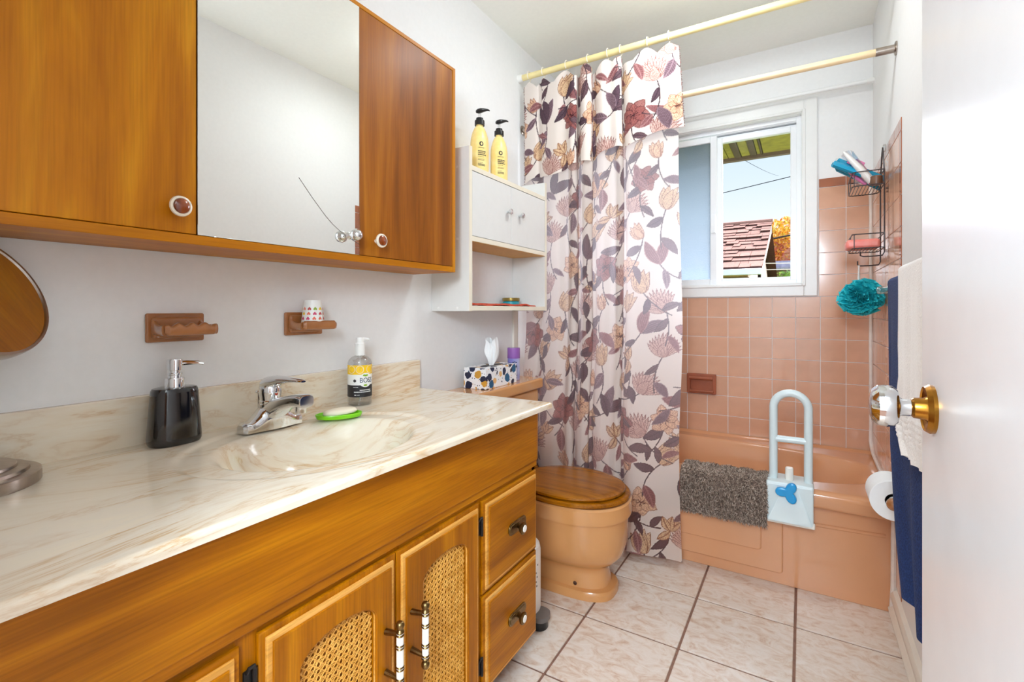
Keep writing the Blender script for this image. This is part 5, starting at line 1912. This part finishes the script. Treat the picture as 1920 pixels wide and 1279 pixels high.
# ---- clamp-on grab rail
gr = thing('grab_rail', 'pale grey clamp-on tub grab rail with a blue knob', 'grab rail', (-.04, 2.15, TZ))
lx0, lx1, tz_, ry_ = -.098, .019, .770, 2.150
rad = (lx1 - lx0) / 2
P = [(lx0 - .002, ry_, .40)] + [(lx0, ry_, .44 + .05 * i) for i in range(6)] + [(lx0 + rad - rad * math.cos(a), ry_, tz_ - rad - .012 + rad * math.sin(a)) for a in [R(180 * i / 20) for i in range(21)]] + [(lx1, ry_, .69 - .05 * i) for i in range(6)] + [(lx1 + .002, ry_, .40)]
part('loop', Geo().tube(P, .0148, 18), M['rail'], gr)
part('cross_bar', Geo().tube([(lx0 + .008, ry_, .578), (lx1 - .008, ry_, .578)], .0128, 16), M['rail'], gr)
# base: saddle over the rim with a sloping skirt outside
g = Geo().box(-.121, .036, 2.098, 2.215, TZ + .002, TZ + .020, .007, 3)
g.box(-.120, .035, 2.096, 2.112, .275, TZ + .014, .006, 3)
def ring_x(x0, x1, y, z): return None
A = [(-.064, 2.094, TZ + .002), (-.014, 2.094, TZ + .002), (.030, 2.074, .283), (-.116, 2.074, .283)]
B = [(-.064, 2.100, TZ + .002), (-.014, 2.100, TZ + .002), (.030, 2.100, .275), (-.116, 2.100, .275)]
b = bmesh.new()
vs = [b.verts.new(p) for p in A + B]
for q in ((0, 1, 2, 3), (7, 6, 5, 4), (0, 4, 5, 1), (1, 5, 6, 2), (2, 6, 7, 3), (3, 7, 4, 0)):
    b.faces.new([vs[i] for i in q])
bmesh.ops.recalc_face_normals(b, faces=list(b.faces))
bmesh.ops.bevel(b, geom=list(b.edges), offset=.003, segments=2, affect='EDGES', clamp_overlap=True)
g.bm(b)
part('clamp', g, M['rail'], gr)
part('pad', Geo().box(-.118, .040, 2.098, 2.110, .266, .290, .005, 3), M['porcelain'], gr, 'white rubber pad')
part('inner_jaw', Geo().box(-.115, .030, 2.216, 2.226, .29, TZ + .018, .004), M['rail'], gr)
part('screw', Geo().lathe([(.014, 0), (.014, .048), (.012, .051), (.0, .051)], (-.044, 2.150, TZ + .016), 20), M['porcelain'], gr, 'white plastic post')
pts = []
for i in range(36):
    a = 2 * math.pi * i / 36 + R(60)
    r_ = .017 + .023 * (0.5 + .5 * math.cos(3 * (a - R(60)))) ** .8
    pts.append((-.047 + r_ * math.cos(a) * 1.05, .396 + r_ * math.sin(a) * 1.05))
g = Geo().flat([pts], .020, face_my(2.088), .005)
part('knob', g, M['blue_knob'], gr, 'blue three lobed knob')
part('knob_shaft', Geo().tube([(-.047, 2.085, .396), (-.047, 2.10, .396)], .009, 12), M['rail'], gr)

# ================================================================== shower caddy and what is in it
cd = thing('shower_caddy', 'brown wire shower caddy with two baskets on the right wall', 'caddy', (XR - .01, 2.42, 1.28))
n0, n1, xw, xo = 2.320, 2.515, XR - .016, .168
g = Geo()
for y, zb, dx in ((n0 + .004, 1.290, 0), (2.435, 1.262, 0)):
    P = [(xw, 2.372, 1.716), (xw, 2.372 + (y - 2.372) * .25, 1.70), (xw, y, 1.600), (xw, y, 1.45), (xw, y, zb + .012), (xw - .006, y, zb), (xw - .03, y, zb - .002), (xo + .035, y, zb - .002), (xo + .026, y, zb + .002), (xo + .026, y, zb + .018)]
    g.tube(P, .0025, 8)
part('upright', g, M['wire'], cd)
def basket(zf, zt):
    g = Geo()
    loop = [(xw, n0, zf), (xo + .012, n0, zf), (xo, n0 + .012, zf), (xo, n1 - .012, zf), (xo + .012, n1, zf), (xw - .02, n1, zf), (xw, n1 - .02, zf)]
    g.tube(loop, .0022, 8, closed=True)
    loop = [(xw, n0, zt), (xo + .012, n0, zt), (xo, n0 + .012, zt), (xo, n1 - .012, zt), (xo + .012, n1, zt), (xw - .02, n1, zt), (xw, n1 - .02, zt)]
    g.tube(loop, .0022, 8, closed=True)
    for k in range(8):
        x = xo + .010 + (xw - xo - .02) * k / 7
        g.tube([(x, n0, zf), (x, n1, zf)], .0014, 6)
    for x, y in ((xo + .006, n0 + .002), (xo, n1 - .012), (xo, n0 + .09)):
        g.tube([(x, y, zf), (x, y, zt)], .0016, 6)
    g.tube([(xw, n0, zf), (xw, n0, zt)], .002, 6)
    part('basket', g, M['wire'], cd)
basket(1.565, 1.620)
basket(1.321, 1.376)
part('wall_hook', Geo().box(XR - .016, XR - .006, 2.360, 2.384, 1.700, 1.726, .003), M['clear'], cd, 'clear adhesive hook')
# pink soap
g = Geo().box(.150, .262, 2.36, 2.455, 1.324, 1.362, .012, 4)
single('soap_bar', g, M['pink'], 'pink bar of soap in the lower caddy basket', 'soap', (.206, 2.41, 1.324))
# teal packet, clear packet with pink razors, brown capped tube
def pack(u, v):
    x = .262 - .145 * v
    z = 1.578 + .085 * v + .020 * math.sin(u * math.pi)
    return (x - .012 * math.cos(u * 9), 2.345 + .12 * u, z + .010 * math.sin(u * 18) + .016 * u * v)
tp = thing('teal_packet', 'teal and white striped packet leaning out of the upper caddy basket', 'packet', (.2, 2.41, 1.57))
part('wrapper', Geo().sheet(pack, 26, 12, .012), M['teal_pack'], tp)
g = Geo()
for k in range(3):
    u0 = .16 + .3 * k
    g.sheet(lambda u, v: tuple(Vector(pack(u0 + .07 * u, v)) + Vector((-.003, -.004, .008))), 2, 12, .003)
    g.sheet(lambda u, v: tuple(Vector(pack(u0 + .07 * u, v)) + Vector((.003, .004, -.008))), 2, 12, .003)
part('stripe', g, M['white_plastic'], tp, 'white stripes')
rz_ = thing('razor_pack', 'clear packet of pink razors standing in the upper caddy basket', 'packet', (.22, 2.38, 1.57))
def clr(u, v):
    return (.245 - .075 * v - .055 * u + .07 * u * v * .3, 2.335 + .06 * u, 1.574 + .135 * v + .012 * math.sin(u * 3))
part('wrapper', Geo().sheet(clr, 10, 10, .002), M['clear_pack'], rz_)
for k in range(3):
    b0 = Vector((.244 - .014 * k, 2.350 + .012 * k, 1.578)); b1 = b0 + Vector((-.048 - .012 * k, .02, .092))
    g = Geo().tube([b0, (b0 + b1) / 2 + Vector((-.004, 0, 0)), b1], [.006, .0075, .005], 10)
    g.box(-.018, .018, -.006, .006, -.005, .005, .002, X=Matrix.Translation(b1) @ Matrix.Rotation(R(35), 4, 'Y'))
    part('razor', g, M['pink_pack'], rz_, 'pink razor')
tb2 = thing('travel_tube', 'white travel tube with a brown cap lying in the upper caddy basket', 'tube', (.23, 2.40, 1.575))
part('tube', Geo().tube([(.232, 2.352, 1.584), (.195, 2.345, 1.636), (.150, 2.336, 1.696), (.139, 2.334, 1.710)], [.0145, .014, .008, .003], 14), M['white_plastic'], tb2)
part('cap', Geo().lathe([(.0, 0), (.020, 0), (.021, .004), (.021, .030), (.018, .033), (.0, .033)], (.246, 2.344, 1.568), 24), M['brown_bottle'], tb2, 'brown cap')

# ---- loofah on the caddy hook
LC = Vector((.205, 2.432, 1.132))
lf = thing('bath_pouf', 'teal mesh bath pouf hanging from the caddy hook', 'bath pouf', tuple(LC))
g = Geo()
rn = random.Random(12)
for k in range(80):
    a = Vector((rn.gauss(0, 1), rn.gauss(0, 1), rn.gauss(0, 1))).normalized()
    b = a.orthogonal().normalized()
    b = (Matrix.Rotation(rn.uniform(0, 6.28), 3, a) @ b)
    span = rn.uniform(.9, 1.7)
    ph, fr = rn.uniform(0, 6), rn.uniform(9, 14)
    n_ = 22
    V = []
    ro_ = rn.uniform(.060, .084)
    for i in range(n_ + 1):
        t_ = -span / 2 + span * i / n_
        d_ = (a * math.cos(t_) + b * math.sin(t_)).normalized()
        side = a.cross(b)
        tw = .019 * math.sin(fr * t_ + ph)
        for r_, s_ in ((.030, .25), (.052, .7), (ro_, 1.0), (ro_ + .003, 1.25)):
            q = LC + d_ * r_ + side * tw * s_
            q.z = LC.z + (q.z - LC.z) * .90
            V.append(q)
    F = []
    for i in range(n_):
        for j in range(3):
            F.append((4 * i + j, 4 * i + j + 1, 4 * i + j + 5, 4 * i + j + 4))
    g.add(V, F)
g.ball(LC, .045, 12)
part('ruffles', g, M['teal_mesh'], lf, smooth=70)
hk = (xo + .026, 2.435, 1.266)
part('cord', Geo().tube([(hk[0] + .004, 2.430, hk[2] - .004), (hk[0] + .002, 2.428, 1.21), (LC.x, LC.y, 1.15)], .0030, 6).tube([(hk[0] + .004, 2.438, hk[2] - .004), (hk[0] + .006, 2.440, 1.21), (LC.x + .004, LC.y, 1.15)], .0030, 6), M['cord'], lf)

# ================================================================== towel bar, towels, toilet paper
TBX, TBZ = .226, 1.146
bar = thing('towel_bar', 'clear acrylic towel bar on brown ceramic posts on the right wall', 'towel bar', (XR, 1.5, TBZ))
part('bar', Geo().tube([(TBX, 2.030, TBZ), (TBX, 1.02, TBZ)], .0085, 14), M['acrylic'], bar)
for y in (2.035, 1.015):
    g = Geo().lathe([(.0, 0), (.024, 0), (.024, -.006), (.014, -.012), (.012, -.05), (.0135, -.062), (.010, -.070), (.0, -.071)], (XR, y, TBZ), 20, 'X')
    part('post', g, M['acrylic'], bar)
part('collar', Geo().lathe([(.0, 0), (.016, 0), (.018, .003), (.018, .012), (.014, .018), (.0, .018)], (TBX, 1.700, TBZ), 24, 'Y'), M['ceramic_brown'], bar, 'brown ceramic collar')

def lerp(T_, z):
    T_ = sorted(T_)
    if z <= T_[0][0]: return T_[0][1]
    for (a, b), (c, d_) in zip(T_[:-1], T_[1:]):
        if z <= c: return b + (d_ - b) * (z - a) / (c - a)
    return T_[-1][1]
def towel(name, label, xf, ztop, left, right, zlow, th, mat, band=None, wob=.010):
    def fn(u, v):
        # v: 0 back hem -> over the bar -> 1 front hem
        back, over = .25, .36
        if v < back:
            t_ = v / back; z = ztop - .012 - .42 * (1 - t_); x = TBX + (TBX - xf) * .9
        elif v < over:
            a = math.pi * (v - back) / (over - back)
            z = ztop - .012 + .012 * math.sin(a) * 1.0; x = TBX + (TBX - xf) * .9 * math.cos(a) if a < math.pi / 2 else TBX + (TBX - xf) * math.cos(a)
        else:
            t_ = (v - over) / (1 - over); z = ztop - .012 - (ztop - .012 - zlow) * t_; x = xf
            x += wob * math.sin(u * 15 + 1.0) * min(1, t_ * 2) + .004 * math.sin(u * 31 + z * 6) * t_
            if band and band[0] < z < band[1]: x -= .0022 * (math.sin((z - band[0]) / (band[1] - band[0]) * 2 * math.pi * 5) > .2)
            z += .02 * (u - .5) * t_
        yl = lerp(left, z)
        y = yl + (right - yl) * u
        return (x, y, z)
    g = Geo().sheet(fn, 70, 150, th)
    return single(name, g, mat, label, 'towel', (TBX, 1.4, TBZ), smooth=60)
towel('bath_towel', 'long navy blue bath towel on the towel bar behind the door', .2045, 1.166, [(.44, 1.452), (.50, 1.51), (.553, 1.558), (.62, 1.60), (.75, 1.672), (.9, 1.688), (1.17, 1.668)], 1.045, .452, .009, M['blue_towel'])
towel('hand_towel', 'white hand towel hung over the navy towel behind the door knob', .1855, 1.180, [(.78, 1.325), (.80, 1.37), (.835, 1.415), (.87, 1.405), (.93, 1.375), (1.0, 1.385), (1.17, 1.360)], 1.06, .785, .008, M['white_towel'], band=(.815, .872), wob=.004)

TPX, TPZ, TPR = .224, .530, .057
tpr = thing('toilet_paper', 'white toilet paper roll on the right wall by the tub', 'toilet paper', (TPX, 1.80, TPZ))
part('roll', Geo().lathe([(.0205, 0), (TPR - .001, 0), (TPR, .001), (TPR, .104), (TPR - .001, .105), (.0205, .105), (.0205, .0)], (TPX, 1.752, TPZ), 48, 'Y'), M['paper_roll'], tpr)
part('core', Geo().lathe([(.0203, .0), (.0203, .105), (.0190, .105), (.0190, .0), (.0203, .0)], (TPX, 1.752, TPZ), 28, 'Y'), M['card'], tpr)
ph_ = thing('paper_holder', 'brown ceramic toilet paper holder on the right wall holding the roll', 'paper holder', (XR, 1.80, TPZ))
part('spindle', Geo().tube([(TPX, 1.728, TPZ), (TPX, 1.880, TPZ)], .013, 16), M['white_plastic'], ph_)
for y in (1.722, 1.886):
    g = Geo().box(XR - .012, XR, y - .018, y + .018, TPZ - .03, TPZ + .03, .004).tube([(XR - .01, y, TPZ), (TPX - .004, y, TPZ)], [.014, .016], 14).ball((TPX - .004, y, TPZ), .0175, 10)
    part('arm', g, M['ceramic_brown'], ph_)
